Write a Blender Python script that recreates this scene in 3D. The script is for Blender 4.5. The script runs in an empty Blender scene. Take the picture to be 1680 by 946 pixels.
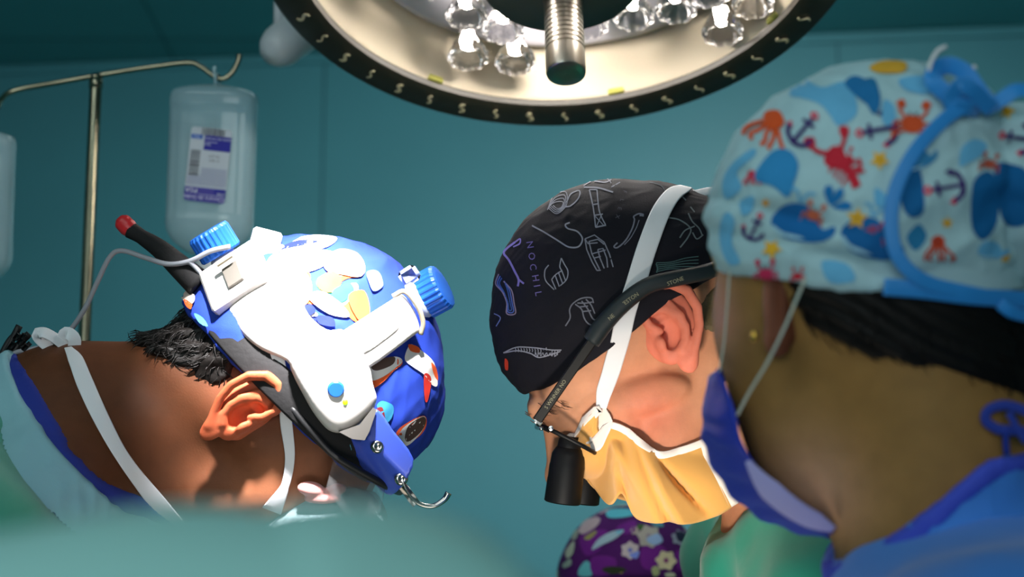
import bpy, math, random
import numpy as np
from mathutils import Vector, Matrix
from mathutils.bvhtree import BVHTree
from mathutils.geometry import delaunay_2d_cdt

random.seed(7)
RNG = np.random.default_rng(7)
SC = bpy.context.scene
COL = SC.collection

# ---------------------------------------------------------------- camera
FPX = 3267.0                       # focal length in pixels of the 1680 x 946 frame (a 70 mm lens)
PITCH = math.radians(12.0)
CAM = np.array([0.0, 0.0, 1.25])
RX = np.array([1.0, 0.0, 0.0])
FW = np.array([0.0, math.cos(PITCH), math.sin(PITCH)])
UP = np.array([0.0, -math.sin(PITCH), math.cos(PITCH)])

cd = bpy.data.cameras.new('camera')
cam = bpy.data.objects.new('camera', cd)
COL.objects.link(cam)
cam.location = CAM
cam.rotation_euler = (math.radians(90) + PITCH, 0, 0)
cd.sensor_width = 36.0
cd.lens = FPX / 1680 * 36.0
cd.clip_start = 0.05
cd.dof.use_dof = True
cd.dof.focus_distance = 1.47
cd.dof.aperture_fstop = 6.3
SC.camera = cam

# ---------------------------------------------------------------- exposure, world, lights
SC.view_settings.view_transform = 'Standard'
SC.view_settings.look = 'None'
SC.view_settings.gamma = 1.0
SC.view_settings.exposure = 0.0
SC.view_settings.use_curve_mapping = False
SC.cycles.max_bounces = 8
SC.cycles.sample_clamp_indirect = 6.0
SC.cycles.caustics_reflective = False
SC.cycles.caustics_refractive = False

def lin(c):
    return tuple(((v / 255.0) / 12.92 if v / 255.0 <= 0.04045 else ((v / 255.0 + 0.055) / 1.055) ** 2.4) for v in c)

world = bpy.data.worlds.new('world')
SC.world = world
world.use_nodes = True
world.node_tree.nodes['Background'].inputs[0].default_value = (0.62, 0.80, 0.82, 1)
world.node_tree.nodes['Background'].inputs[1].default_value = 0.30

def area_light(name, loc, target, size, power, color=(1, 1, 1), sy=None):
    d = bpy.data.lights.new(name, 'AREA'); d.energy = power; d.color = color
    d.shape = 'RECTANGLE'; d.size = size; d.size_y = sy or size
    o = bpy.data.objects.new(name, d); COL.objects.link(o); o.location = loc
    o.rotation_euler = (Vector(target) - Vector(loc)).to_track_quat('-Z', 'Y').to_euler()
    return o
def spot_light(name, loc, target, power, angle, blend=0.3, color=(1, 1, 1), radius=0.03):
    d = bpy.data.lights.new(name, 'SPOT'); d.energy = power; d.color = color
    d.spot_size = math.radians(angle); d.spot_blend = blend; d.shadow_soft_size = radius
    o = bpy.data.objects.new(name, d); COL.objects.link(o); o.location = loc
    o.rotation_euler = (Vector(target) - Vector(loc)).to_track_quat('-Z', 'Y').to_euler()
    return o
def P(x, y, d):
    """world point seen at pixel x, y at distance d along the view axis"""
    return CAM + d * (FW + RX * ((x - 840) / FPX) + UP * ((473 - y) / FPX))

# ceiling fluorescents of the room, then added fill lamps
area_light('ceiling_light_left', (-0.9, 0.3, 2.66), (-0.5, 1.6, 1.0), 1.2, 20, (0.86, 1.0, 1.0), 0.4)
area_light('ceiling_light_far', (0.3, 2.7, 2.60), (0.2, 3.9, 0.9), 1.2, 7, (0.80, 1.0, 1.0), 0.5)
area_light('rear_fill_light', (-0.3, -1.5, 1.5), (0.0, 3.9, 0.9), 2.0, 20, (0.90, 1.0, 1.0), 1.0)  # unseen fill added behind the camera, mainly to brighten the far wall
area_light('field_bounce_fill', (0.02, 1.20, 1.02), (0.11, 1.46, 1.42), 0.28, 0.8, (1.0, 0.90, 0.76), 0.22)  # added lamp imitating bounce off the operating field, which is not built
spot_light('mask_fill_spot', (0.00, 1.05, 1.12), tuple(P(1085, 775, 1.44)), 14, 34, 1.0, (1.0, 0.90, 0.78), 0.04)  # unseen warm fill added to brighten the orange mask
spot_light('wall_fill_spot', (0.35, 2.1, 2.52), (0.15, 4.0, 0.95), 66, 110, 1.0, (0.86, 1.0, 1.0), 0.15)  # spot added overhead so the lower wall comes out brighter
# second surgical lamp hanging above the camera, aimed at the left surgeon's head
spot_light('second_surgical_lamp', (-0.05, 0.75, 2.25), tuple(P(508, 432, 1.42)), 900, 10.2, 0.8, (1.0, 0.97, 0.97), 0.05)

# ---------------------------------------------------------------- materials
MATS = {}
def nodes_of(name):
    m = bpy.data.materials.new(name); m.use_nodes = True
    nt = m.node_tree
    return m, nt, nt.nodes['Principled BSDF']
def mat(name, rgb=(128, 128, 128), rough=0.5, metal=0.0, attr=False, bump=None, noise=None, emit=0.0, emit_rgb=None,
        trans=0.0, ior=1.45, sss=0.0, spec=0.5, sheen=0.0, alpha=1.0, weave=None, coat=0.0):
    if name in MATS: return MATS[name]
    m, nt, b = nodes_of(name)
    b.inputs['Roughness'].default_value = rough
    b.inputs['Metallic'].default_value = metal
    b.inputs['IOR'].default_value = ior
    b.inputs['Specular IOR Level'].default_value = spec
    b.inputs['Transmission Weight'].default_value = trans
    b.inputs['Alpha'].default_value = alpha
    b.inputs['Coat Weight'].default_value = coat
    b.inputs['Sheen Weight'].default_value = sheen
    if sss:
        b.inputs['Subsurface Weight'].default_value = sss
        b.inputs['Subsurface Radius'].default_value = (1.0, 0.35, 0.2)
        b.inputs['Subsurface Scale'].default_value = 0.006
    tc = nt.nodes.new('ShaderNodeTexCoord')
    if attr:
        src = nt.nodes.new('ShaderNodeAttribute'); src.attribute_name = 'Col'; out = src.outputs['Color']
    else:
        src = nt.nodes.new('ShaderNodeRGB'); src.outputs[0].default_value = (*lin(rgb), 1); out = src.outputs[0]
    if noise:                                   # (scale, amount): blotchy variation of the colour
        n = nt.nodes.new('ShaderNodeTexNoise'); n.inputs['Scale'].default_value = noise[0]; n.inputs['Detail'].default_value = 5
        nt.links.new(tc.outputs['Object'], n.inputs['Vector'])
        mr = nt.nodes.new('ShaderNodeMapRange'); mr.inputs[1].default_value = 0.3; mr.inputs[2].default_value = 0.7
        mr.inputs[3].default_value = 1 - noise[1]; mr.inputs[4].default_value = 1 + noise[1]
        nt.links.new(n.outputs[0], mr.inputs[0])
        mul = nt.nodes.new('ShaderNodeVectorMath'); mul.operation = 'SCALE'
        nt.links.new(out, mul.inputs[0]); nt.links.new(mr.outputs[0], mul.inputs['Scale']); out = mul.outputs[0]
    nt.links.new(out, b.inputs['Base Color'])
    h = None
    if bump:                                    # (scale, strength, distance)
        n = nt.nodes.new('ShaderNodeTexNoise'); n.inputs['Scale'].default_value = bump[0]; n.inputs['Detail'].default_value = 4
        nt.links.new(tc.outputs['Object'], n.inputs['Vector'])
        h = nt.nodes.new('ShaderNodeBump'); h.inputs['Strength'].default_value = bump[1]; h.inputs['Distance'].default_value = bump[2]
        nt.links.new(n.outputs[0], h.inputs['Height'])
    if weave:                                   # (axis, scale, strength, distance)
        w = nt.nodes.new('ShaderNodeTexWave'); w.bands_direction = weave[0]; w.inputs['Scale'].default_value = weave[1]
        w.inputs['Distortion'].default_value = weave[4] if len(weave) > 4 else 0.3
        nt.links.new(tc.outputs['UV' if len(weave) > 5 else 'Object'], w.inputs['Vector'])
        if len(weave) > 6:                      # the troughs of the wave are darker in colour
            mr = nt.nodes.new('ShaderNodeMapRange'); mr.inputs[3].default_value = 1 - weave[6]; mr.inputs[4].default_value = 1.0
            nt.links.new(w.outputs[1], mr.inputs[0]); mul = nt.nodes.new('ShaderNodeVectorMath'); mul.operation = 'SCALE'
            nt.links.new(out, mul.inputs[0]); nt.links.new(mr.outputs[0], mul.inputs['Scale']); nt.links.new(mul.outputs[0], b.inputs['Base Color'])
        h2 = nt.nodes.new('ShaderNodeBump'); h2.inputs['Strength'].default_value = weave[2]; h2.inputs['Distance'].default_value = weave[3]
        nt.links.new(w.outputs[1], h2.inputs['Height'])
        if h: nt.links.new(h.outputs[0], h2.inputs['Normal'])
        h = h2
    if h: nt.links.new(h.outputs[0], b.inputs['Normal'])
    if emit:
        b.inputs['Emission Color'].default_value = (*lin(emit_rgb or rgb), 1)
        b.inputs['Emission Strength'].default_value = emit
    MATS[name] = m
    return m

# ---------------------------------------------------------------- mesh builder
class MB:
    """collects pieces in world coordinates and links them as one object"""
    def __init__(s): s.v = []; s.f = []; s.c = []; s.m = []; s.n = 0; s.uv = []
    def add(s, v, f, col=(200, 200, 200), m=0, uv=None):
        v = np.asarray(v, float).reshape(-1, 3)
        if not len(v): return s
        s.v.append(v); k = s.n
        for q in f:
            s.f.append([int(i) + k for i in q]); s.m.append(m)
        c = np.asarray(col, float)
        if c.ndim == 1: c = np.tile(np.array(lin(c)), (len(v), 1))
        s.c.append(c); s.n += len(v)
        s.uv.append(np.zeros((len(v), 2)) if uv is None else np.asarray(uv, float))
        return s
    def build(s, name, mats, parent=None, smooth=True, sharp=None, label=None, solid=None):
        if not isinstance(mats, (list, tuple)): mats = [mats]
        org = parent['_o'] if parent is not None else None
        v = np.vstack(s.v)
        if org is None:
            lo, hi = v.min(0), v.max(0); o0 = np.array([(lo[0]+hi[0])/2, (lo[1]+hi[1])/2, lo[2]])
        else: o0 = np.array(org)
        me = bpy.data.meshes.new(name)
        me.from_pydata((v - o0).tolist(), [], s.f)
        me.materials.clear()
        for m in mats: me.materials.append(m)
        me.polygons.foreach_set('material_index', s.m)
        me.polygons.foreach_set('use_smooth', [smooth] * len(s.f))
        a = me.color_attributes.new('Col', 'FLOAT_COLOR', 'POINT')
        c = np.vstack(s.c); a.data.foreach_set('color', np.hstack([c, np.ones((len(c), 1))]).ravel())
        uvl = me.uv_layers.new(name='UVMap'); uv = np.vstack(s.uv)
        li = np.zeros(len(me.loops), int); me.loops.foreach_get('vertex_index', li)
        uvl.data.foreach_set('uv', uv[li].ravel())
        me.update()
        if sharp: me.set_sharp_from_angle(angle=math.radians(sharp))
        o = bpy.data.objects.new(name, me); COL.objects.link(o)
        if parent is not None: o.parent = parent
        else: o.location = o0
        o['_o'] = [float(q) for q in o0]
        if solid:
            md = o.modifiers.new('thickness', 'SOLIDIFY'); md.thickness = solid; md.offset = 0.0
        if label: o['label'] = label
        return o
def thing(name, label, cat, loc, group=None):
    o = bpy.data.objects.new(name, None); COL.objects.link(o); o.location = loc
    o.empty_display_size = 0.05
    o['_o'] = [float(q) for q in loc]
    return tag(o, label, cat, group)
def tag(o, label, cat, group=None):
    o['label'] = label; o['category'] = cat
    if group: o['group'] = group
    return o
def struct(o): o['kind'] = 'structure'; return o

# ---------------------------------------------------------------- frames: pixel-sized units at a distance D
class Frame:
    def __init__(s, D): s.D = D; s.s = D / FPX
    def L(s, u, v=None, w=None):               # local (right, down, away) -> world
        if v is None: a = np.asarray(u, float); u, v, w = a[..., 0], a[..., 1], a[..., 2]
        u, v, w = np.broadcast_arrays(np.asarray(u, float), v, w)
        return (CAM + FW * s.D + RX * ((u - 840) * s.s)[..., None] - UP * ((v - 473) * s.s)[..., None]
                + FW * (w * s.s)[..., None])
    def inv(s, p):
        q = (np.asarray(p, float) - CAM - FW * s.D) / s.s
        return np.stack([q @ RX + 840, 473 - q @ UP, q @ FW], -1)
    def PX(s, x, y, w): return P(x, y, s.D + w * s.s)
    def dirw(s, d): d = np.asarray(d, float); return RX * d[0] - UP * d[1] + FW * d[2]

# ---------------------------------------------------------------- distance fields and their surface
def rot_uv(deg):
    a = math.radians(deg); c, s_ = math.cos(a), math.sin(a)
    return np.array([[c, s_, 0], [-s_, c, 0], [0, 0, 1]])     # local axes: x turned by deg (image clockwise)
def ell(c, r, deg=0.0, R=None):
    c = np.array(c, np.float32); r = np.array(r, np.float32); M = (rot_uv(deg) if R is None else np.array(R)).astype(np.float32)
    def f(X):
        q = (X - c) @ M.T
        k0 = np.sqrt(((q / r) ** 2).sum(-1)); k1 = np.sqrt(((q / (r * r)) ** 2).sum(-1)) + 1e-9
        return k0 * (k0 - 1) / k1
    return f
def cone(a, b, ra, rb, flat=1.0):
    a = np.array(a, np.float32); b = np.array(b, np.float32); ba = b - a; L2 = float(ba @ ba)
    def f(X):
        p = X - a; h = np.clip((p @ ba) / L2, 0, 1)
        return np.sqrt(((p - h[..., None] * ba) ** 2).sum(-1)) - (ra + (rb - ra) * h)
    return f
def chain(pts, rads):
    fs = [cone(pts[i], pts[i + 1], rads[i], rads[i + 1]) for i in range(len(pts) - 1)]
    return lambda X: np.minimum.reduce([f(X) for f in fs])
def smin(a, b, k):
    h = np.clip(0.5 + 0.5 * (b - a) / k, 0, 1); return b + (a - b) * h - k * h * (1 - h)
def smax(a, b, k): return -smin(-a, -b, k)
def blend(fs, k):
    def f(X):
        d = fs[0][0](X) if isinstance(fs[0], tuple) else fs[0](X)
        for g in fs[1:]:
            kk = k
            if isinstance(g, tuple): g, kk = g
            d = smin(d, g(X), kk)
        return d
    return f
def surfnet(f, lo, hi, h):
    n = [int(math.ceil((hi[i] - lo[i]) / h)) + 1 for i in range(3)]
    ax = [np.float32(lo[i]) + np.float32(h) * np.arange(n[i], dtype=np.float32) for i in range(3)]
    V = np.empty(n, np.float32)
    st = max(1, int(400000 / (n[1] * n[2])))
    for i in range(0, n[0], st):
        X = np.stack(np.meshgrid(ax[0][i:i + st], ax[1], ax[2], indexing='ij'), -1)
        V[i:i + st] = f(X)
    ins = V < 0
    c = np.zeros([k - 1 for k in n], np.int8)
    for a in (0, 1):
        for b in (0, 1):
            for d in (0, 1):
                c += ins[a:n[0] - 1 + a, b:n[1] - 1 + b, d:n[2] - 1 + d]
    cells = np.argwhere((c > 0) & (c < 8))
    idx = -np.ones(c.shape, np.int64); idx[tuple(cells.T)] = np.arange(len(cells))
    acc = np.zeros((len(cells), 3)); cnt = np.zeros(len(cells))
    corners = [(a, b, d) for a in (0, 1) for b in (0, 1) for d in (0, 1)]
    for p in corners:
        for ax_ in range(3):
            if p[ax_] == 1: continue
            q = list(p); q[ax_] = 1
            va = V[tuple((cells + p).T)]; vb = V[tuple((cells + q).T)]
            m = (va < 0) != (vb < 0)
            t = np.where(m, va / np.where(m, va - vb, 1), 0)
            pt = np.array(p, float)[None] + 0 * acc; pt[:, ax_] += t
            acc += pt * m[:, None]; cnt += m
    verts = np.array(lo)[None] + h * (cells + acc / cnt[:, None])
    faces = []
    for a0 in range(3):
        s0 = [slice(None)] * 3; s1 = [slice(None)] * 3
        s0[a0] = slice(0, n[a0] - 1); s1[a0] = slice(1, n[a0])
        A = ins[tuple(s0)]; B = ins[tuple(s1)]
        e = np.argwhere(A != B)
        b1, b2 = (a0 + 1) % 3, (a0 + 2) % 3
        ok = (e[:, b1] > 0) & (e[:, b2] > 0) & (e[:, b1] < n[b1] - 1) & (e[:, b2] < n[b2] - 1)
        e = e[ok]
        fl = A[tuple(e.T)]
        def g(d1, d2):
            k = e.copy(); k[:, b1] -= d1; k[:, b2] -= d2
            return idx[tuple(k.T)]
        q = np.stack([g(1, 1), g(0, 1), g(0, 0), g(1, 0)], 1)
        q[~fl] = q[~fl][:, ::-1]
        faces.append(q)
    F = np.vstack(faces)
    return verts, F
def grad(f, X, e=1.0):
    X = X.astype(np.float32); g = np.zeros_like(X)
    for i in range(3):
        d = np.zeros(3, np.float32); d[i] = e
        g[:, i] = f(X + d) - f(X - d)
    return g / (np.linalg.norm(g, axis=1, keepdims=True) + 1e-9)
def keep_faces(v, F, mask):
    """drop the faces with no vertex in mask"""
    F = F[mask[F].any(1)]; used = np.unique(F); mp = -np.ones(len(v), int); mp[used] = np.arange(len(used))
    return v[used], mp[F]
def folds(X, wl, amp, dirs=None, seed=0, sharp=1.0):
    """cloth creases: warped ridges; X in local units, wl = wavelength"""
    r = np.random.default_rng(seed); d = np.zeros(len(X))
    for i in range(5):
        k = r.normal(size=3) if dirs is None else np.array(dirs[i % len(dirs)], float) + 0.25 * r.normal(size=3)
        k = k / np.linalg.norm(k) * 2 * math.pi / (wl * (0.6 + 0.8 * r.random()))
        k2 = r.normal(size=3) * 2 * math.pi / (wl * 3.0) * 0.6
        m = 0.5 + 0.5 * np.sin(X @ (r.normal(size=3) * 1.6 / wl) + r.random() * 6)
        ph = X @ k + 1.6 * np.sin(X @ k2 + r.random() * 6) + r.random() * 6
        s_ = 1 - np.abs(np.sin(ph / 2)) * 2 ** 0.5
        d += (s_ if sharp > 0 else np.sin(ph)) * m / 3.0
    return d * amp

# ---------------------------------------------------------------- shape helpers in world space
def tubes(mb, pts, r, col=(200, 200, 200), m=0, seg=10, cap=True, close=False):
    pts = np.asarray(pts, float); n = len(pts)
    r = np.full(n, r, float) if np.isscalar(r) else np.asarray(r, float)
    T = np.gradient(pts, axis=0); T /= np.linalg.norm(T, axis=1, keepdims=True) + 1e-12
    a = np.cross(T[0], [0.31, 0.52, 0.79]); a /= np.linalg.norm(a)
    V = []
    for i in range(n):
        a = a - T[i] * (a @ T[i]); a /= np.linalg.norm(a); b = np.cross(T[i], a)
        for k in range(seg):
            t = 2 * math.pi * k / seg; V.append(pts[i] + r[i] * (a * math.cos(t) + b * math.sin(t)))
    F = [[i * seg + k, i * seg + (k + 1) % seg, (i + 1) * seg + (k + 1) % seg, (i + 1) * seg + k] for i in range(n - 1) for k in range(seg)]
    if cap:
        F.append(list(range(seg))[::-1]); F.append([(n - 1) * seg + k for k in range(seg)])
    return mb.add(V, F, col, m)
def spline(pts, n=8):
    """Catmull-Rom through the points"""
    p = np.asarray(pts, float); q = np.vstack([2 * p[0] - p[1], p, 2 * p[-1] - p[-2]]); out = []
    for i in range(1, len(q) - 2):
        for k in range(n):
            t = k / n
            out.append(0.5 * ((2 * q[i]) + (q[i + 1] - q[i - 1]) * t + (2 * q[i - 1] - 5 * q[i] + 4 * q[i + 1] - q[i + 2]) * t * t
                              + (-q[i - 1] + 3 * q[i] - 3 * q[i + 1] + q[i + 2]) * t ** 3))
    out.append(p[-1]); return np.array(out)
def axes(n, ref=(0, 0, 1)):
    n = np.asarray(n, float) / np.linalg.norm(n); a = np.cross(ref, n)
    if np.linalg.norm(a) < 1e-3: a = np.cross((1, 0, 0), n)
    a /= np.linalg.norm(a); return a, np.cross(n, a), n
def lathe(mb, o, n, prof, seg=32, col=(200, 200, 200), m=0, rib=0.0, ribs=0, cap=True, ref=(0, 0, 1)):
    """profile [(radius, height)] turned round the axis n through o"""
    a, b, n = axes(n, ref); V = []; k = len(prof)
    for (r, h) in prof:
        for j in range(seg):
            t = 2 * math.pi * j / seg; rr = r * (1 + rib * (1 if ribs and (j * ribs * 2 // seg) % 2 else 0))
            V.append(np.asarray(o) + n * h + rr * (a * math.cos(t) + b * math.sin(t)))
    F = [[i * seg + j, i * seg + (j + 1) % seg, (i + 1) * seg + (j + 1) % seg, (i + 1) * seg + j] for i in range(k - 1) for j in range(seg)]
    if cap:
        if prof[0][0] > 1e-6: F.append(list(range(seg))[::-1])
        if prof[-1][0] > 1e-6: F.append([(k - 1) * seg + j for j in range(seg)])
    return mb.add(V, F, col, m)
def boxw(mb, c, ex, ey, ez, col=(200, 200, 200), m=0, bev=0.0):
    """box from half-extent vectors; chamfered when bev > 0 (fraction)"""
    c = np.asarray(c, float); ex, ey, ez = (np.asarray(q, float) for q in (ex, ey, ez)); b = 1 - bev
    if bev <= 0:
        V = [c + sx * ex + sy * ey + sz * ez for sx in (-1, 1) for sy in (-1, 1) for sz in (-1, 1)]
        F = [[0, 1, 3, 2], [4, 6, 7, 5], [0, 4, 5, 1], [2, 3, 7, 6], [0, 2, 6, 4], [1, 5, 7, 3]]
        return mb.add(V, F, col, m)
    lx, ly, lz = (np.linalg.norm(q) for q in (ex, ey, ez)); r = bev * min(lx, ly, lz)
    V = []; ids = {}
    for sx in (-1, 1):
        for sy in (-1, 1):
            for sz in (-1, 1):
                for d in range(3):
                    q = [sx * (1 - (0 if d == 0 else r / lx)), sy * (1 - (0 if d == 1 else r / ly)), sz * (1 - (0 if d == 2 else r / lz))]
                    ids[(sx, sy, sz, d)] = len(V); V.append(c + q[0] * ex + q[1] * ey + q[2] * ez)
    me_f = []
    cyc = [(-1, -1), (1, -1), (1, 1), (-1, 1)]
    for d in range(3):
        for s_ in (-1, 1):
            q = []
            for (p1, p2) in cyc:
                k = [0, 0, 0]; k[d] = s_; k[(d + 1) % 3] = p1; k[(d + 2) % 3] = p2; q.append(ids[(*k, d)])
            me_f.append(q if s_ > 0 else q[::-1])
    for d in range(3):
        d1, d2 = (d + 1) % 3, (d + 2) % 3
        for s1 in (-1, 1):
            for s2 in (-1, 1):
                k = [0, 0, 0]; k[d1] = s1; k[d2] = s2
                a = list(k); a[d] = -1; b_ = list(k); b_[d] = 1
                q = [ids[(*a, d1)], ids[(*b_, d1)], ids[(*b_, d2)], ids[(*a, d2)]]
                me_f.append(q if s1 * s2 > 0 else q[::-1])
    for sx in (-1, 1):
        for sy in (-1, 1):
            for sz in (-1, 1):
                q = [ids[(sx, sy, sz, d)] for d in range(3)]; me_f.append(q if sx * sy * sz > 0 else q[::-1])
    return mb.add(V, me_f, col, m)
def cdt(poly, step):
    """dense triangulation of a 2D polygon"""
    poly = np.asarray(poly, float); n = len(poly); B = []
    for i in range(n):
        a, b = poly[i], poly[(i + 1) % n]; k = max(1, int(np.linalg.norm(b - a) / step))
        for j in range(k): B.append(a + (b - a) * j / k)
    nb = len(B); lo, hi = poly.min(0), poly.max(0)
    gx, gy = np.meshgrid(np.arange(lo[0] + step / 2, hi[0], step), np.arange(lo[1] + step / 2, hi[1], step))
    G = np.stack([gx.ravel(), gy.ravel()], 1)
    if len(G):
        ins = inpoly(G, poly) & (edge_dist(G, np.array(B)) > step * 0.45); G = G[ins]
    allp = [Vector(p) for p in B] + [Vector(p) for p in G]
    edges = [(i, (i + 1) % nb) for i in range(nb)]
    r = delaunay_2d_cdt(allp, edges, [list(range(nb))], 1, 1e-6)
    v = np.array([[p.x, p.y] for p in r[0]]); return v, [list(f) for f in r[2]], np.array(B)
def inpoly(G, poly):
    x, y = G[:, 0], G[:, 1]; c = np.zeros(len(G), bool); n = len(poly)
    for i in range(n):
        x1, y1 = poly[i]; x2, y2 = poly[(i + 1) % n]
        m = (y1 > y) != (y2 > y)
        with np.errstate(divide='ignore', invalid='ignore'):
            c ^= m & (x < (x2 - x1) * (y - y1) / (y2 - y1 + 1e-30) + x1)
    return c
def edge_dist(G, B):
    d = np.full(len(G), 1e9); n = len(B)
    for i in range(n):
        a = B[i]; b = B[(i + 1) % n]; ab = b - a; L = ab @ ab + 1e-12
        t = np.clip(((G - a) @ ab) / L, 0, 1); d = np.minimum(d, np.linalg.norm(G - a - t[:, None] * ab, axis=1))
    return d
def smooth_poly(pts, n=5):
    p = np.asarray(pts, float); q = np.vstack([p[-1:], p, p[:2]]); out = []
    for i in range(1, len(q) - 2):
        for k in range(n):
            t = k / n
            out.append(0.5 * ((2 * q[i]) + (q[i + 1] - q[i - 1]) * t + (2 * q[i - 1] - 5 * q[i] + 4 * q[i + 1] - q[i + 2]) * t * t
                              + (-q[i - 1] + 3 * q[i] - 3 * q[i + 1] + q[i + 2]) * t ** 3))
    return np.array(out)
def bvh_of(v, F): return BVHTree.FromPolygons([Vector(p) for p in v], [list(map(int, q)) for q in F])
def hit(bvh, x, y):
    d = Vector(P(x, y, 1.0) - CAM).normalized(); h = bvh.ray_cast(Vector(CAM), d)
    if h[0] is None: return None, None
    n = np.array(h[1]); dd = np.array(d)
    if n @ dd > 0: n = -n
    return np.array(h[0]), n
def print_px(mb, bvh, poly, col, lift=0.0004, step=5.0, m=0, smooth=True):
    """a printed patch lying on a surface, its outline measured in the photo"""
    poly = smooth_poly(poly) if smooth else np.asarray(poly, float)
    v, F, _ = cdt(poly, step); W = []; ok = []
    for p in v:
        h, n = hit(bvh, p[0], p[1]); ok.append(h is not None); W.append((h + n * lift) if h is not None else np.zeros(3))
    ok = np.array(ok); W = np.array(W)
    F = [f for f in F if ok[f].all() and max(np.linalg.norm(W[f[0]] - W[f[1]]), np.linalg.norm(W[f[1]] - W[f[2]])) < 0.02]
    if F: mb.add(W, F, col, m)
def line_px(mb, bvh, pts, wid, col, lift=0.0005, m=0, n=6, thick=False, closed=False, sp=True):
    """a printed line (width in pixels) on a surface"""
    pts = np.asarray(pts, float)
    q = spline(pts, n) if sp and len(pts) > 2 else pts
    T = np.gradient(q, axis=0); T /= np.linalg.norm(T, axis=1, keepdims=True) + 1e-9
    N = np.stack([-T[:, 1], T[:, 0]], 1) * wid / 2; V = []; ok = []
    for i in range(len(q)):
        for s_ in (-1, 1):
            h, nn = hit(bvh, *(q[i] + s_ * N[i])); ok.append(h is not None); V.append(h + nn * lift if h is not None else np.zeros(3))
    F = [[2 * i, 2 * i + 1, 2 * i + 3, 2 * i + 2] for i in range(len(q) - 1) if all(ok[2 * i:2 * i + 4])]
    F = [f for f in F if np.linalg.norm(V[f[0]] - V[f[3]]) < 0.02]
    if F: mb.add(V, F, col, m)
def scatter_print(mb, bvh, c, n, size, polys, ang, lift=0.0004):
    """a printed motif [(polygon, colour)] wrapped on the surface round point c"""
    a, b, n = axes(n); ca, sa = math.cos(ang), math.sin(ang)
    for i, (poly, col) in enumerate(polys):
        v, F, _ = cdt(smooth_poly(poly, 3), 0.22); W = []; bad = False
        for p in v:
            q = c + size * (a * (p[0] * ca - p[1] * sa) + b * (p[0] * sa + p[1] * ca))
            h = bvh.find_nearest(Vector(q))
            if h[0] is None: bad = True; break
            nn = np.array(h[1]); nn = nn if nn @ n > 0 else -nn
            W.append(np.array(h[0]) + nn * (lift + 0.0001 * i))
        if not bad: mb.add(W, F, col)
def slab(mb, v2, F, B, top, bot, col, m=0):
    """solid between two mapped copies of a triangulated outline: top(p), bot(p) -> world"""
    T = [top(p) for p in v2]; Bo = [bot(p) for p in v2]; n = len(v2); nb = len(B)
    fs = [f for f in F] + [[q + n for q in f][::-1] for f in F]
    key = {}
    for i, p in enumerate(v2): key.setdefault((round(p[0], 3), round(p[1], 3)), i)
    ids = [key.get((round(p[0], 3), round(p[1], 3))) for p in B]
    for i in range(nb):
        a, b = ids[i], ids[(i + 1) % nb]
        if a is not None and b is not None: fs.append([a, a + n, b + n, b])
    mb.add(T + Bo, fs, col, m)
def ribbon(mb, pts, nrm, wid, th=0.0008, col=(230, 230, 230), m=0):
    """a strap: centre line, normals, width (scalar or per point)"""
    pts = np.asarray(pts, float); nrm = np.asarray(nrm, float); n = len(pts)
    w = np.full(n, wid, float) if np.isscalar(wid) else np.asarray(wid, float)
    T = np.gradient(pts, axis=0); T /= np.linalg.norm(T, axis=1, keepdims=True) + 1e-12
    S = np.cross(T, nrm); S /= np.linalg.norm(S, axis=1, keepdims=True) + 1e-12
    prof = [(-.5, -.3), (-.5, .3), (-.42, .5), (.42, .5), (.5, .3), (.5, -.3), (.42, -.5), (-.42, -.5)]
    V = []; UVs = []; ln = np.concatenate([[0], np.cumsum(np.linalg.norm(np.diff(pts, axis=0), axis=1))])
    for i in range(n):
        for (a, b) in prof: V.append(pts[i] + S[i] * a * w[i] + nrm[i] * b * th); UVs.append((a, ln[i] * 100))
    F = [[i * 8 + k, i * 8 + (k + 1) % 8, (i + 1) * 8 + (k + 1) % 8, (i + 1) * 8 + k] for i in range(n - 1) for k in range(8)]
    F += [list(range(8))[::-1], [(n - 1) * 8 + k for k in range(8)]]
    return mb.add(V, F, col, m, UVs)
def strap_px(mb, bvhs, pts, wid_px, D, lift=0.0012, th=0.0008, col=(230, 230, 230), m=0, n=6, smooth=4):
    """a strap along pixels; lies on whichever surface it meets, spans the gaps"""
    q = spline(np.asarray(pts, float)[:, :2], n); X = []; N = []; ok = []
    for p in q:
        best = None
        for b in bvhs:
            h, nn = hit(b, *p)
            if h is not None and (best is None or (h - CAM) @ FW < (best[0] - CAM) @ FW): best = (h, nn)
        ok.append(best is not None)
        X.append((best[0] - CAM) @ FW if best else np.nan); N.append(best[1] if best else [np.nan] * 3)
    X = np.array(X); N = np.array(N, float); t = np.arange(len(q)); k = ~np.isnan(X)
    X = np.interp(t, t[k], X[k]); N = np.stack([np.interp(t, t[k], N[k][:, j]) for j in range(3)], 1)
    for _ in range(smooth):
        X[1:-1] = (X[:-2] + X[1:-1] * 2 + X[2:]) / 4; N[1:-1] = (N[:-2] + N[1:-1] * 2 + N[2:]) / 4
    N /= np.linalg.norm(N, axis=1, keepdims=True)
    W = np.array([P(p[0], p[1], x) for p, x in zip(q, X)]) + N * lift
    wid = np.interp(np.linspace(0, 1, len(q)), np.linspace(0, 1, len(np.atleast_1d(wid_px))), np.atleast_1d(wid_px)) * D / FPX
    ribbon(mb, W, N, wid, th, col, m); return W, N
_TXT = {}
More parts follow.
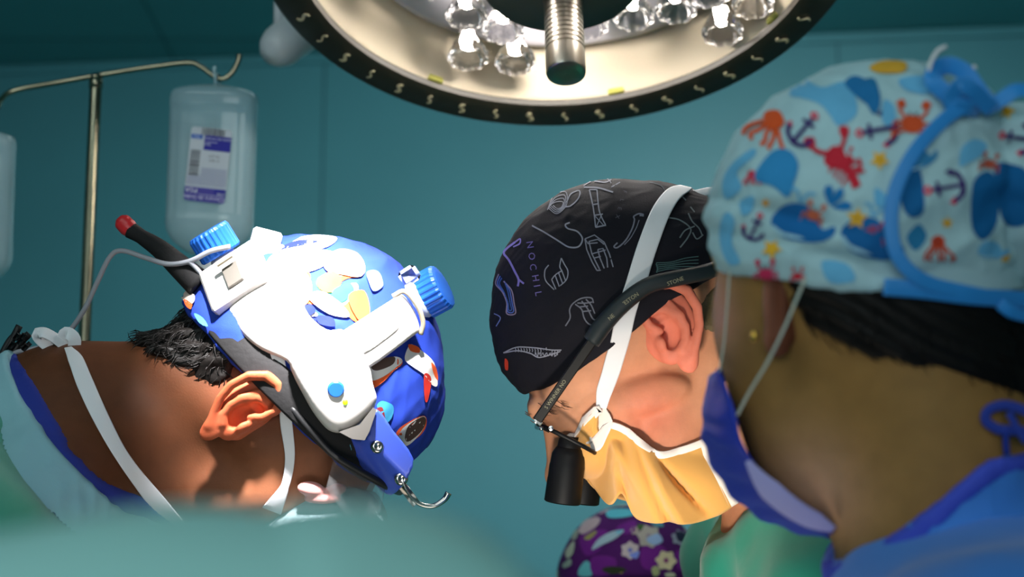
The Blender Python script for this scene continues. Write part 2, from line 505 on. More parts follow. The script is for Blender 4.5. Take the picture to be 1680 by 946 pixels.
def text2d(s, size=1.0, align='CENTER', res=2):
    """outline letters as flat triangles, centred"""
    c = bpy.data.curves.new('t', 'FONT'); c.body = s; c.size = size; c.align_x = align; c.align_y = 'CENTER'; c.resolution_u = res
    o = bpy.data.objects.new('t', c); COL.objects.link(o)
    dg = bpy.context.evaluated_depsgraph_get(); me = bpy.data.meshes.new_from_object(o.evaluated_get(dg))
    v = np.array([list(p.co)[:2] for p in me.vertices]).reshape(-1, 2); F = [list(p.vertices) for p in me.polygons]
    bpy.data.objects.remove(o); bpy.data.curves.remove(c); bpy.data.meshes.remove(me)
    return v, F
def text_px(mb, bvh, s, c, size, ang, col, lift=0.0006, m=0, squash=1.0):
    v, F = text2d(s, size); a = math.radians(ang); W = []; ok = []
    for p in v:
        x = p[0] * squash; y = -p[1]
        h, n = hit(bvh, c[0] + x * math.cos(a) - y * math.sin(a), c[1] + x * math.sin(a) + y * math.cos(a))
        ok.append(h is not None); W.append(h + n * lift if h is not None else np.zeros(3))
    F = [f for f in F if all(ok[i] for i in f)]
    if F: mb.add(W, F, col, m)
def text_plane(mb, s, c, ex, ey, size, col, m=0):
    v, F = text2d(s, size)
    if len(v): mb.add(np.asarray(c) + v[:, :1] * np.asarray(ex) + v[:, 1:] * np.asarray(ey), F, col, m)

# ---------------------------------------------------------------- an ear (unit height): a forward, b up, c outward
def ear_field():
    helix = chain([(.10, .02, .05), (.20, .13, .08), (.24, .28, .10), (.17, .42, .12), (.02, .48, .14), (-.15, .44, .16), (-.27, .30, .18),
                   (-.31, .10, .18), (-.27, -.08, .16), (-.19, -.22, .13), (-.10, -.34, .11)],
                  [.040, .048, .050, .055, .058, .058, .055, .050, .048, .050, .06])
    anti = chain([(.10, .26, .05), (-.02, .22, .09), (-.11, .10, .12), (-.14, -.04, .12), (-.10, -.17, .11), (-.02, -.24, .10)], [.035, .05, .055, .05, .05, .055])
    anti2 = chain([(-.02, .36, .08), (-.09, .22, .10), (-.13, .08, .12)], [.03, .04, .05])
    lobe = ell((-.05, -.36, .09), (.115, .15, .055)); trag = ell((.15, -.10, .07), (.055, .085, .07))
    base = ell((-.05, .06, .04), (.26, .40, .07)); root = ell((.06, .0, -.06), (.20, .34, .10)); low = ell((.06, -.24, .03), (.12, .12, .07))
    con = ell((.03, -.05, .11), (.12, .17, .12)); cym = ell((.08, .14, .10), (.11, .065, .08))
    def f(X):
        d = smin(smin(base(X), root(X), .06), low(X), .06)
        d = smax(d, -con(X), .03); d = smax(d, -cym(X), .03)
        d = smin(d, smin(helix(X), lobe(X), .06), .025); d = smin(d, anti(X), .025); d = smin(d, anti2(X), .025)
        return smin(d, trag(X), .03)
    return f
_EAR = surfnet(ear_field(), (-.42, -.58, -.2), (.36, .62, .30), .018)
def ear_mesh(center, fwd, up, out, size, nar=1.0):
    v, F = _EAR
    fwd, up, out = (np.asarray(q, float) / np.linalg.norm(q) for q in (fwd, up, out))
    W = center + size * (v[:, :1] * fwd * nar + v[:, 1:2] * up + v[:, 2:] * out)
    if np.dot(np.cross(fwd, up), out) < 0: F = F[:, ::-1]
    return W, F, v

# ================================================================ THE ROOM
WALLC = (84, 156, 168)
m_wall = mat('wall_paint', WALLC, rough=0.42, noise=(3.0, 0.05), bump=(420, 0.15, 0.0006))
m_ceil = mat('ceiling_panel', (84, 160, 164), rough=0.5, noise=(2.0, 0.05))
m_floor = mat('floor_vinyl', (96, 140, 132), rough=0.35, noise=(8, 0.08))
m_seam = mat('panel_joint', (38, 92, 98), rough=0.7)

# far wall: passes in front of the camera axis at WD, turned a little so its right end is nearer

CEIL = 2.61
def ceil_pt(x, y): d = P(x, y, 1.0) - CAM; return CAM + d * ((CEIL - CAM[2]) / d[2])
_a, _b = ceil_pt(0, 110), ceil_pt(1680, 44)
WT = (_b - _a) / np.linalg.norm(_b - _a); WT[2] = 0; WN = np.array([WT[1], -WT[0], 0.0])
WC = (_a + _b) / 2 * [1, 1, 0]
def wall_pt(t, z, off=0.0): return WC + WT * t + WN * off + np.array([0, 0, z])
def slab_box(name, c, ex, ey, ez, m):
    mb = MB(); boxw(mb, c, ex, ey, ez); o = mb.build(name, m, smooth=False); return struct(o)
slab_box('wall_back', wall_pt(0, CEIL / 2, -0.06), WT * 2.6, WN * 0.06, (0, 0, CEIL / 2), m_wall)
slab_box('floor', (0, 1.4, -0.05), (2.6, 0, 0), (0, 3.3, 0), (0, 0, 0.05), m_floor)
slab_box('ceiling', (0, 1.4, CEIL + 0.05), (2.6, 0, 0), (0, 3.3, 0), (0, 0, 0.05), m_ceil)
slab_box('wall_left', (-2.5, 1.4, CEIL / 2), (0.05, 0, 0), (0, 3.2, 0), (0, 0, CEIL / 2), m_wall)
slab_box('wall_right', (2.5, 1.4, CEIL / 2), (0.05, 0, 0), (0, 3.2, 0), (0, 0, CEIL / 2), m_wall)
slab_box('wall_rear', (0, -1.8, CEIL / 2), (2.5, 0, 0), (0, 0.05, 0), (0, 0, CEIL / 2), m_wall)
# joints between the wall panels and the bead under the ceiling
def wall_t(x):
    d = P(x, 250, 1.0) - CAM; k = ((WC - CAM) @ WN) / (d @ WN); return float((CAM + d * k - WC) @ WT)
ww = MB()
for x in (-320, 530, 1380):
    boxw(ww, wall_pt(wall_t(x), CEIL / 2, 0.0008), WT * 0.0016, WN * 0.0008, (0, 0, CEIL / 2))
struct(ww.build('trim_1', m_seam, smooth=False))
ww = MB(); boxw(ww, wall_pt(0, CEIL - 0.011, 0.006), WT * 2.45, WN * 0.006, (0, 0, 0.009))
struct(ww.build('trim_2', m_wall, smooth=False))
ww = MB()
for k in range(-3, 4):
    boxw(ww, (k * 0.62 - 0.10, 1.4, CEIL - 0.0006), (0.0015, 0, 0), (0, 3.0, 0), (0, 0, 0.0008))
for k in range(0, 5):
    boxw(ww, (0, 0.2 + k * 0.93, CEIL - 0.0006), (2.4, 0, 0), (0, 0.0015, 0), (0, 0, 0.0008))
struct(ww.build('trim_3', m_seam, smooth=False))

# ================================================================ SURGICAL LAMP
LD = 1.72; LC = P(919, -100, LD)
ln = np.array([0.02, -math.sin(math.radians(20)), -math.cos(math.radians(20))]); ln /= np.linalg.norm(ln)     # where it shines
lx, ly, _ = axes(ln, (0, 0, 1)); LR = 503 / FPX * LD
m_rim = mat('lamp_rim_black', (66, 58, 46), rough=0.38, bump=(90, 0.05, 0.001))
m_cream = mat('lamp_cream', (234, 216, 188), rough=0.6, coat=0.0)
m_panel = mat('lamp_reflector', (214, 208, 216), rough=0.22, coat=0.5)
m_lens = mat('lamp_lens_glass', (250, 250, 255), rough=0.06, trans=1.0, ior=1.24)
m_led = mat('lamp_led', (255, 246, 232), emit=70.0, emit_rgb=(255, 244, 226))
m_steel = mat('brushed_steel', (176, 170, 160), rough=0.30, metal=1.0, weave=('Z', 260, 0.12, 0.0003, 0.5))
m_hub = mat('lamp_hub_grey', (104, 98, 84), rough=0.45)
m_mark = mat('lamp_mark', (196, 186, 150), rough=0.6)
m_white = mat('white_enamel', (214, 218, 222), rough=0.35)
m_amber = mat('lamp_clip_amber', (196, 190, 96), rough=0.4)
lamp = thing('surgical_lamp', 'large round surgical lamp with black rim and glowing lens pods above the surgeons', 'lamp', tuple(LC))
mb = MB()
lathe(mb, LC, ln, [(LR - .036, .0), (LR - .034, .004), (LR - .004, .006), (LR, .002), (LR + .001, -.012), (LR - .006, -.03), (LR - .035, -.034), (LR - .036, 0)], 144, cap=False)
rim = mb.build('rim', m_rim, lamp, sharp=50)
# squiggle marks printed round the rim, one stroke then two
nm = 46
for k in range(nm):
    mb = MB(); t = 2 * math.pi * (k + 0.18) / nm; er = lx * math.cos(t) + ly * math.sin(t); et = -lx * math.sin(t) + ly * math.cos(t)
    for j in ([0] if k % 2 else [-1, 1]):
        q = [LC + ln * .0064 + er * (LR - .0175 + a * .0062) + et * (j * .0009 + .0024 * math.sin(a * 3.1)) for a in np.linspace(-1, 1, 11)]
        ribbon(mb, q, [ln] * 11, .0020, .0006)
    mb.build('mark', m_mark, rim)
mb = MB()
lathe(mb, LC, ln, [(LR - .036, -.001), (LR - .039, -.004), (LR - .043, -.030), (LR - .058, -.052), (LR - .085, -.060), (LR - .09, -.075)], 128, cap=False)
mb.build('inner_wall', m_cream, lamp)
mb = MB()
lathe(mb, LC, ln, [(LR - .070, -.040), (LR - .072, -.036), (LR - .080, -.034), (LR - .10, -.037), (LR - .14, -.044), (.05, -.050), (.0, -.05)], 128, cap=False)
for k in range(9):                                   # raised oval bosses on the reflector
    t = 2 * math.pi * (k + .3) / 9
    lathe(mb, LC + (lx * math.cos(t) + ly * math.sin(t)) * (LR - .094) - ln * .038, ln, [(.020, 0), (.017, .003), (.010, .0038), (0, .004)], 24, cap=False)
mb.build('reflector', m_panel, lamp)
mb = MB()
lathe(mb, LC, ln, [(LR - .002, -.03), (LR - .012, -.070), (LR - .06, -.105), (.08, -.125), (0, -.128)], 96, cap=False)
mb.build('housing', m_white, lamp)
for k in range(8):                                   # small amber clips on the inner edge
    t = 2 * math.pi * (k + .40) / 8
    er = lx * math.cos(t) + ly * math.sin(t); et = np.cross(ln, er)
    mb = MB(); boxw(mb, LC + er * (LR - .036) + ln * -.004, er * .0035, et * .008, ln * .003, bev=.3); mb.build('clip', m_amber, lamp, smooth=False)
mb = MB()
HC = LC + lx * 0
lathe(mb, HC, ln, [(.056, -.05), (.062, .0), (.071, .034), (.0715, .042), (.067, .048), (.02, .050), (0, .050)], 72, cap=False)
mb.build('hub', m_hub, lamp, sharp=60)
prof = [(.0165, .038), (.0165, .075)]
for k in range(9):
    h = .084 + k * .0048; prof += [(.0165, h - .0006), (.0150, h), (.0150, h + .0008), (.0165, h + .0014)]
prof += [(.0165, .145), (.0160, .147), (.0150, .1478), (.006, .1486), (.0, .1480)]
mb = MB(); lathe(mb, HC, ln, prof, 48, cap=False); mb.build('sterile_handle', m_steel, lamp, sharp=35)
def lamp_px(x, y, h):
    d = P(x, y, 1.0) - CAM; o = LC + ln * h; return CAM + d * (((o - CAM) @ ln) / (d @ ln))
pods = [(768, 96), (766, 28), (826, 52), (846, 104), (965, 44), (1040, 30), (1110, 18), (1186, 56), (1236, 10), (1165, -8), (712, -22), (812, -40), (1000, -20), (655, -70)]
pp = [lamp_px(x, y, .0) for x, y in pods]
pp += [2 * LC - p for p in pp[:10]]
for p in pp:
    mb = MB()
    lathe(mb, p, ln, [(.006, -.040), (.0075, -.030), (.0085, -.024), (.0160, -.010), (.0180, -.004), (.0180, 0), (.0160, .0015), (.0130, .0005), (.0095, .002), (.004, .0045), (0, .005)], 36, cap=True, rib=.07, ribs=9)
    pod = mb.build('lens_pod', m_lens, lamp, smooth=False)
    mb = MB(); lathe(mb, p, ln, [(.0042, -.030), (.0046, -.018), (.003, -.0145), (0, -.014)], 14); mb.build('light_source', m_led, pod)
    mb = MB(); lathe(mb, p, ln, [(.0085, -.050), (.0085, -.0405), (0, -.0404)], 20); mb.build('lens_socket', m_cream, pod)
# light thrown by the lamp
spot_light('surgical_lamp_beam', tuple(LC + ln * .012), tuple(LC + ln), 10, 75, 0.6, (1.0, 0.95, 0.88), 0.10)
for t in (0.5, 2.6, 4.7):
    q = LC + (lx * math.cos(t) + ly * math.sin(t)) * .10 + ln * .012
    d = bpy.data.lights.new('lamp_glow', 'POINT'); d.energy = 1.25; d.shadow_soft_size = 0.02; d.color = (1.0, 0.95, 0.88)
    o = bpy.data.objects.new('lamp_glow', d); COL.objects.link(o); o.location = q
# yoke, joint and arm up to the ceiling
mb = MB()
j0 = P(468, 70, 1.98); j1 = P(640, -60, 2.10)
q = spline([j0, j0 * .6 + j1 * .4, j1], 6); ax = (j1 - j0) / np.linalg.norm(j1 - j0)
L_ = np.linalg.norm(j1 - j0)
lathe(mb, j0 - ax * .012, ax, [(0, -.016), (.012, -.0135), (.018, -.006), (.0215, .004), (.022, .012), (.0215, .02), (.0225, .026), (.0225, L_)], 40)
b1 = LC - ln * .125
tubes(mb, spline([j1, j1 * .5 + b1 * .5 + np.array([0, 0, .05]), b1], 8), .02, seg=18)
mb.build('support_arm', m_white, lamp, sharp=40)
mb = MB(); e = P(458, -10, 2.0); tubes(mb, [P(458, 38, 1.98), e, np.array([e[0] + .01, e[1], CEIL])], .0055, seg=12)
tubes(mb, [j1 + ax * -.02, np.array([j1[0], j1[1] + .02, CEIL])], .025, seg=20)
mb.build('ceiling_rod', m_white, lamp)

# ================================================================ IV STAND AND BOTTLES
ID = 1.96
m_chrome = mat('worn_chrome', (150, 146, 124), rough=0.27, metal=1.0, noise=(14, 0.25), bump=(60, 0.1, 0.0006))
m_blackp = mat('black_plastic', (22, 22, 24), rough=0.5)
pt = P(158, 126, ID); stand = thing('iv_stand', 'worn chrome drip stand with hooked crossbar at the left, holding clear bottles', 'drip stand', (pt[0], pt[1], 0))
mb = MB(); rp = 10 / FPX * ID
tubes(mb, [(pt[0], pt[1], .05), (pt[0], pt[1], pt[2] - .012), tuple(pt)], [rp * 1.0, rp, rp], seg=20); mb.build('pole', m_chrome, stand, sharp=50)
mb = MB()
bar = spline([P(-48, 168, ID - .03), P(-34, 186, ID - .03), P(-14, 184, ID - .025), P(-4, 176, ID - .02), P(0, 166, ID - .01), P(22, 149, ID), P(90, 136, ID), P(158, 124, ID), P(240, 111, ID), P(308, 103, ID), P(330, 110, ID), P(350, 124, ID),
              P(366, 129, ID), P(380, 120, ID), P(390, 102, ID), P(393, 89, ID)], 8)
tubes(mb, bar, 4.6 / FPX * ID, seg=14); mb.build('hook_bar', m_chrome, stand)
mb = MB(); lathe(mb, pt - np.array([0, 0, .006]), (0, 0, 1), [(rp * 1.12, -.006), (rp * 1.15, 0), (rp * .9, .008), (0, .0085)], 20); mb.build('top_cap', m_chrome, stand)
for k in range(5):
    a = 2 * math.pi * k / 5; mb = MB(); c, s_ = math.cos(a), math.sin(a)
    tubes(mb, [(pt[0], pt[1], .07), (pt[0] + .16 * c, pt[1] + .16 * s_, .065), (pt[0] + .22 * c, pt[1] + .22 * s_, .05)], .012, seg=10)
    lathe(mb, (pt[0] + .22 * c - s_ * .011, pt[1] + .22 * s_ + c * .011, .026), (-s_, c, 0), [(.018, -.011), (.026, -.008), (.026, .008), (.018, .011)], 16)
    mb.build('leg', m_blackp, stand)

m_bag = mat('bottle_plastic', (206, 236, 246), rough=0.2, trans=0.25, ior=1.3, alpha=0.56, spec=0.9, coat=0.6)
m_liq = mat('saline', (206, 232, 236), rough=0.1, trans=0.9, ior=1.05, alpha=0.30)
m_label = mat('label_print', attr=True, rough=0.5)
def bottle(cx, cy, wpx, hpx, tilt, D, label, with_label, hook):
    """flattened drip bottle hanging neck-down: local x across, y up, z thickness"""
    s_ = D / FPX; c = P(cx, cy, D); a = math.radians(tilt)
    ex = RX * math.cos(a) - UP * math.sin(a); ey = UP * math.cos(a) + RX * math.sin(a); ez = -FW
    yawr = math.radians(8); ex, ez = ex * math.cos(yawr) + ez * math.sin(yawr), ez * math.cos(yawr) - ex * math.sin(yawr)
    W, H = wpx * s_ / 2, hpx * s_ / 2; T = W * .52
    root = thing('drip_bottle', label, 'bottle', tuple(c - ey * H * 1.05))
    mb = MB(); V = []; ny, nt = 46, 56; rows = []
    for i in range(ny + 1):
        y = -1 + 2 * i / ny
        if y > .80: k = max(0.0, 1 - ((y - .80) / .20) ** 2.6) ** .6 * .38 + .62 - .30 * max(0, (y - .93) / .07)
        elif y < -.62: k = (1 - ((-.62 - y) / .38) ** 2.1 * .80) ** .62
        else: k = 1.0
        k = max(k, .12)
        th = T * (k ** .8) * (1 - .10 * (1 if -.55 < y < .7 else 0))
        for j in range(nt):
            t = 2 * math.pi * j / nt; ct, st = math.cos(t), math.sin(t); e = .55
            x = math.copysign(abs(ct) ** e, ct) * W * k; z = math.copysign(abs(st) ** .75, st) * th
            # vertical grip flutes near each long edge
            if -.6 < y < .72: z *= 1 - .10 * math.exp(-((abs(x) / W - .74) / .05) ** 2) - .07 * math.exp(-((abs(x) / W - .56) / .04) ** 2)
            V.append(c + ex * (x + y * W * -.03) + ey * y * H + ez * z)
    F = [[i * nt + j, i * nt + (j + 1) % nt, (i + 1) * nt + (j + 1) % nt, (i + 1) * nt + j] for i in range(ny) for j in range(nt)]
    F += [list(range(nt))[::-1], [ny * nt + j for j in range(nt)]]
    mb.add(V, F)
    # raised shoulder plate and moulded oval on the lower half
    body = mb.build('body', m_bag, root)
    V2 = [c + ((p - c) - ey * ((p - c) @ ey)) * .955 + ey * min((p - c) @ ey, H * .52) for p in V if True]
    m2 = MB(); m2.add(V2, F); m2.build('saline', m_liq, root)
    m3 = MB(); lathe(m3, c - ey * (H * 1.0 + .022), ey, [(.010, -.0), (.011, .004), (.011, .016), (.008, .020), (.008, .032)], 24); m3.build('neck_cap', m_white, root)
    m4 = MB(); g = [c + ey * H * .98, c + ey * (H + 10 * s_) + ex * .0005, c + ey * (H + 22 * s_), c + ey * (H + 29 * s_)]
    g = [p_ + ez * o_ for p_, o_ in zip(g, (0, .005, .0085, .0075))]; ribbon(m4, spline(g, 4), [ez] * (3 * 4 + 1), .0030, .0012)
    ring = [hook - ey * .0034 + ey * .0080 * math.cos(t) + ez * .0080 * math.sin(t) for t in np.linspace(0, 2 * math.pi, 25)]
    tubes(m4, ring, .0009, seg=8, cap=False)
    m4.build('hanging_loop', mat('loop_plastic', (186, 214, 220), rough=0.4), root)
    if with_label:
        def q(u, v, off=0.0):              # label coordinates: u -1..1 across, v -1..1 up
            al = math.radians(3.5); lw, lh = 34.5 * s_, 60 * s_
            X, Y = u * lw, v * lh; X, Y = X * math.cos(al) + Y * math.sin(al) + 6 * s_, Y * math.cos(al) - X * math.sin(al) + 6 * s_
            return c + ex * (X - W * .02) + ey * Y + ez * (T * .905 + .0012 + off)
        lb = MB()
        def rect(u0, u1, v0, v1, col, off=.0003):
            lb.add([q(u0, v0, off), q(u1, v0, off), q(u1, v1, off), q(u0, v1, off)], [[0, 1, 2, 3]], col)
        r = .09; out = []
        for (sx, sy) in ((1, 1), (-1, 1), (-1, -1), (1, -1)):
            for k in range(5):
                t = math.radians({(1, 1): 0, (-1, 1): 90, (-1, -1): 180, (1, -1): 270}[(sx, sy)] + k * 22.5)
                out.append((sx * (1 - r * 1.6) + r * 1.6 * math.cos(t), sy * (1 - r) + r * math.sin(t)))
        lb.add([q(u, v, 0) for u, v in out], [list(range(len(out)))], (196, 204, 214))
        blue, vio = (34, 34, 150), (74, 66, 160)
        lo = [(u, v) for u, v in out if v < -.6]; lb.add([q(u, v, .0002) for u, v in [(1, -.62), (-1, -.62)]] + [q(u, v, .0002) for u, v in lo], [[0, 1] + [2 + i for i in range(len(lo))]], vio)
        rect(-.30, 1, .40, .80, blue); rect(-.95, -.40, .68, .80, (40, 96, 190)); rect(.45, .98, -.80, -.62, blue, .0004)
        rect(-.30, .92, -.815, -.80, (190, 190, 230), .0005); rect(-.22, .35, .615, .63, (200, 200, 230), .0005)
        ru = random.Random(4); x = -.46
        while x < .64:
            w_ = ru.choice([.025, .04, .06]); rect(x, x + w_, .80, .995, (30, 30, 36)); x += w_ + ru.choice([.025, .04, .05])
        y = -.30
        while y < .36:
            w_ = ru.choice([.012, .018, .03]); rect(-.90, -.42, y, y + w_, (46, 48, 54)); y += w_ + ru.choice([.014, .02, .026])
        for k in range(13):                # fine print
            y = -.10 - k * .038; x0 = -.94 if k > 5 else -.30 + .05 * (k % 2)
            x = x0
            while x < .93:
                w_ = ru.uniform(.05, .16); rect(x, min(x + w_, .95), y, y + .013, (120, 122, 176)); x += w_ + .03
        def txt(s, u, v, size, col, flip=False, off=.0006):
            o_ = q(u, v, off); e1 = (q(u + .01, v) - q(u, v)) / .01; e2 = (q(u, v + .01) - q(u, v)) / .01
            e1 /= np.linalg.norm(e1); e2 /= np.linalg.norm(e2)
            if flip: e1, e2 = -e1, -e2
            v2, F2 = text2d(s, size * s_)
            lb.add(o_ + v2[:, :1] * e1 + v2[:, 1:] * e2, F2, col)
        txt('Cloruro de Sodio', .34, .725, 6.4, (206, 210, 236)); txt('0.9%', -.12, .55, 6, (206, 210, 236))
        txt('Cloruro de Sodio', -.02, -.90, 9.6, (214, 212, 240), True); txt('PiSA', -.66, -.71, 11, (230, 230, 240), True); txt('0.9%', .76, -.745, 6.5, (220, 220, 240), True)
        txt('LOT 451', .28, .24, 5.2, (90, 90, 100)); txt('CAD 16', .28, .13, 5.2, (90, 90, 100)); txt('PiSA', -.68, .735, 6, (220, 230, 245))
        lb.build('label_sticker', m_label, body, smooth=False)
    return root
hk = P(357, 129, ID)
bottle(347, 279, 146, 280, 3.0, ID, 'clear drip bottle with a blue and white saline label hanging from the stand hook', True, hk)
bottle(-50, 338, 146, 256, 3.0, ID - .03, 'unlabelled clear drip bottle cut off by the left edge of the photo', False, P(-30, 186, ID - .03))

# ================================================================ PEOPLE: materials and shared builders
def skin_mat(name):
    m = mat(name, attr=True, rough=0.58, noise=(70, 0.10), bump=(700, 0.22, 0.0006), sss=0.14, spec=0.25); return m
m_skin = skin_mat('skin')
m_cloth = mat('cap_cloth', attr=True, rough=0.85, spec=0.25, bump=(900, 0.25, 0.0005), noise=(40, 0.05))
m_hair = mat('black_hair', (18, 14, 12), rough=0.5, spec=0.35, bump=(260, 0.5, 0.001))
m_gownG = mat('green_gown_cloth', (26, 146, 122), rough=0.75, noise=(14, 0.10), bump=(900, 0.2, 0.0004), sheen=0.2)
m_collar = mat('pale_collar_cloth', (140, 188, 200), rough=0.8, bump=(60, 0.3, 0.002))
m_scrub = mat('navy_scrub_cloth', (30, 48, 140), rough=0.85, bump=(900, 0.25, 0.0005))
m_gownB = mat('blue_gown_cloth', (58, 128, 214), rough=0.75, noise=(9, 0.10), bump=(26, 0.25, 0.004), sheen=0.2)
m_tie = mat('white_tie_cloth', (232, 232, 236), rough=0.8, weave=('X', 60, 0.2, 0.0004, 0.0, 1))
m_glove = mat('latex_glove', (222, 214, 190), rough=0.4)
m_trou = mat('scrub_trousers', (34, 60, 130), rough=0.85)
m_clog = mat('clog_white', (206, 206, 200), rough=0.5)

def hand_field(w, fwd, palm_n, k=1.0):
    """wrist w, pointing fwd, palm normal; five curled fingers and a side thumb (metres)"""
    fwd = np.asarray(fwd, float); fwd /= np.linalg.norm(fwd); pn = np.asarray(palm_n, float); pn -= fwd * (pn @ fwd); pn /= np.linalg.norm(pn)
    sd = np.cross(fwd, pn); w = np.asarray(w, float)
    def q(a, b, c): return tuple(w + fwd * a * k + sd * b * k + pn * c * k)
    Rm = np.stack([fwd, sd, pn])
    fs = [ell(q(.048, 0, 0), (.050 * k, .040 * k, .016 * k), R=Rm), cone(q(-.03, 0, 0), q(.02, 0, 0), .028 * k, .027 * k)]
    for i, (b, L) in enumerate([(-.030, .070), (-.010, .080), (.010, .074), (.029, .058)]):
        fs.append(chain([q(.080, b, 0), q(.080 + L * .45, b * 1.1, .006), q(.080 + L * .78, b * 1.1, .026), q(.080 + L * .86, b * 1.1, .046)], [.0105 * k, .0095 * k, .0085 * k, .0075 * k]))
    th = chain([q(.018, -.030, .004), q(.045, -.058, .014), q(.072, -.066, .026), q(.092, -.060, .034)], [.015 * k, .012 * k, .0105 * k, .009 * k])
    f0 = blend(fs[:2], .02)
    def f(X):
        d = f0(X)
        for g in fs[2:]: d = smin(d, g(X), .006)
        return smin(d, th(X), .012)
    return f
def add_net(mb, f, lo, hi, h, col, m=0, disp=None, tf=None, keep=None):
    v, F = surfnet(f, lo, hi, h)
    if disp is not None:
        v = v + grad(f, v, h * .5) * disp(v)[:, None]
    if keep is not None: v, F = keep_faces(v, F, keep(v))
    W = tf(v) if tf else v
    c = col(v) if callable(col) else col
    mb.add(W, F, c, m); return W, F, v
def lower_body(root, nb, hips, feet, sh_axis, arms, gown_m, clip, up, gown_len=.42, seed=1, glove=True, fold=.006, shw=.185, shr=.062, chest=.13, dz=-.05, fdirs=None):
    """torso, legs, arms, gown and gloves in world metres; returns the body part's field. clip(X) < 0 where the gown is kept"""
    nb, hips, sh_axis = (np.asarray(q, float) for q in (nb, hips, sh_axis)); sh_axis = sh_axis / np.linalg.norm(sh_axis)
    dn = (hips - nb) / np.linalg.norm(hips - nb); hx = sh_axis * .09
    S = [nb + sh_axis * s_ * shw + np.array([0, 0, dz]) for s_ in (-1, 1)]
    mid = nb + dn * .22
    tor = [cone(S[0], S[1], shr + .01, shr + .01), ell(mid, (.155, .155, .2), R=np.stack([sh_axis, np.cross(dn, sh_axis), dn])) if False else cone(nb + dn * .10, hips, chest, .135),
           cone(nb + dn * .12 + sh_axis * .07, hips + hx * .7, .115, .125), cone(nb + dn * .12 - sh_axis * .07, hips - hx * .7, .115, .125)]
    neck = cone(nb + np.array([0, 0, .0]), nb - dn * .06, .075, .065)
    arm_f = []
    for s_, A in zip(S, arms):
        e, w = (np.asarray(q, float) for q in A); arm_f += [cone(s_, e, .052, .042), cone(e, w, .042, .028)]
    leg_f = []
    for i, ft in enumerate(feet):
        ft = np.asarray(ft, float); hp = hips + hx * (1 if i else -1); kn = (hp + ft) / 2 + np.array([0, 0, .02]); leg_f += [cone(hp, kn, .085, .058), cone(kn, ft + np.array([0, 0, .09]), .056, .04)]
    f_in = blend(tor + [neck] + arm_f + leg_f, .05)
    allp = np.array([*S, hips, nb] + [np.asarray(p, float) for A in arms for p in A] + [np.asarray(f, float) for f in feet])
    lo, hi = allp.min(0) - .2, allp.max(0) + .2; lo[2] = -.03
    skirt = cone(hips + np.array([0, 0, .05]), hips * [1, 1, 0] + np.array([0, 0, gown_len + .1]), .15, .20)
    g0 = blend(tor + [neck], .07)
    sl = [cone(s_, np.asarray(A[0], float), .075, .066) for s_, A in zip(S, arms)] + [cone(A[0], A[1], .066, .048) for A in arms]
    wr = [np.asarray(A[1], float) for A in arms]
    def gf(X):
        d = smin(g0(X) - .014, skirt(X), .08)
        if up is not None: d = smin(d, up(X) - .0135, .02)
        for g in sl: d = smin(d, g(X), .04)
        d = smax(d, (gown_len - X[..., 2]), .01)
        return smax(d, clip(X), .004)
    mb = MB()
    r = np.random.default_rng(seed)
    def disp(v):
        return folds(v, .16, fold, seed=seed, dirs=fdirs) + folds(v, .065, fold * .5, seed=seed + 3, dirs=fdirs)
    v, F = surfnet(gf, lo, hi, .0085)
    v = v + grad(gf, v, .004) * disp(v)[:, None]
    mb.add(v, F); gown = mb.build('gown', gown_m, root)
    # trousers and clogs under the gown
    mb = MB(); add_net(mb, blend(leg_f, .03), lo, hi, .016, (30, 60, 130), keep=lambda v: v[:, 2] > .08); mb.build('trousers', m_trou, root)
    fx = (np.asarray(arms[0][1], float) + np.asarray(arms[1][1], float)) / 2 - hips; fx[2] = 0; fx /= np.linalg.norm(fx)
    for ft in feet:
        ft = np.asarray(ft, float); mb = MB(); R_ = np.stack([fx, np.cross((0, 0, 1), fx), (0, 0, 1)])
        f = blend([ell(ft + fx * .05 + np.array([0, 0, .035]), (.135, .048, .045), R=R_), ell(ft + np.array([0, 0, .055]), (.06, .042, .055), R=R_)], .03)
        add_net(mb, lambda X: smax(f(X), -X[..., 2], .004), ft + [-.22, -.22, -.02], ft + [.22, .22, .16], .009, (200, 200, 200)); mb.build('clog', m_clog, root)
    if glove:
        for (e, w), sgn in zip(arms, (1, -1)):
            e, w = np.asarray(e, float), np.asarray(w, float); fw = (w - e) / np.linalg.norm(w - e)
            hf = hand_field(w, fw + np.array([0, 0, -.2]), np.array([0, .35 * sgn, -1.0])); mb = MB()
            add_net(mb, hf, w - .2, w + .2, .0045, (220, 214, 190)); mb.build('glove', m_glove, root)
    return blend(tor + arm_f, .05), lo, hi
def shade(base, *spots):
    """flesh colour with patches of other tones, some painting in lit skin: spots = (centre, radius, colour)"""
    b = np.array(lin(base))
    def f(v):
        c = np.tile(b, (len(v), 1))
        for ctr, r, col in spots:
            w = np.exp(-(((v - np.array(ctr)) / r) ** 2).sum(1))[:, None]; c = c * (1 - w) + np.array(lin(col)) * w
        return c
    return f
def push_out(v, body, clipv, d0=4.0):
    """keep the cloth above its hem outside the head"""
    for _ in range(3):
        d = body(v.astype(np.float32)); k = np.clip((-clipv - 3) / 6, 0, 1)
        v = v + grad(body, v, 2) * (np.maximum(0, d0 - d) * k)[:, None]
    return v

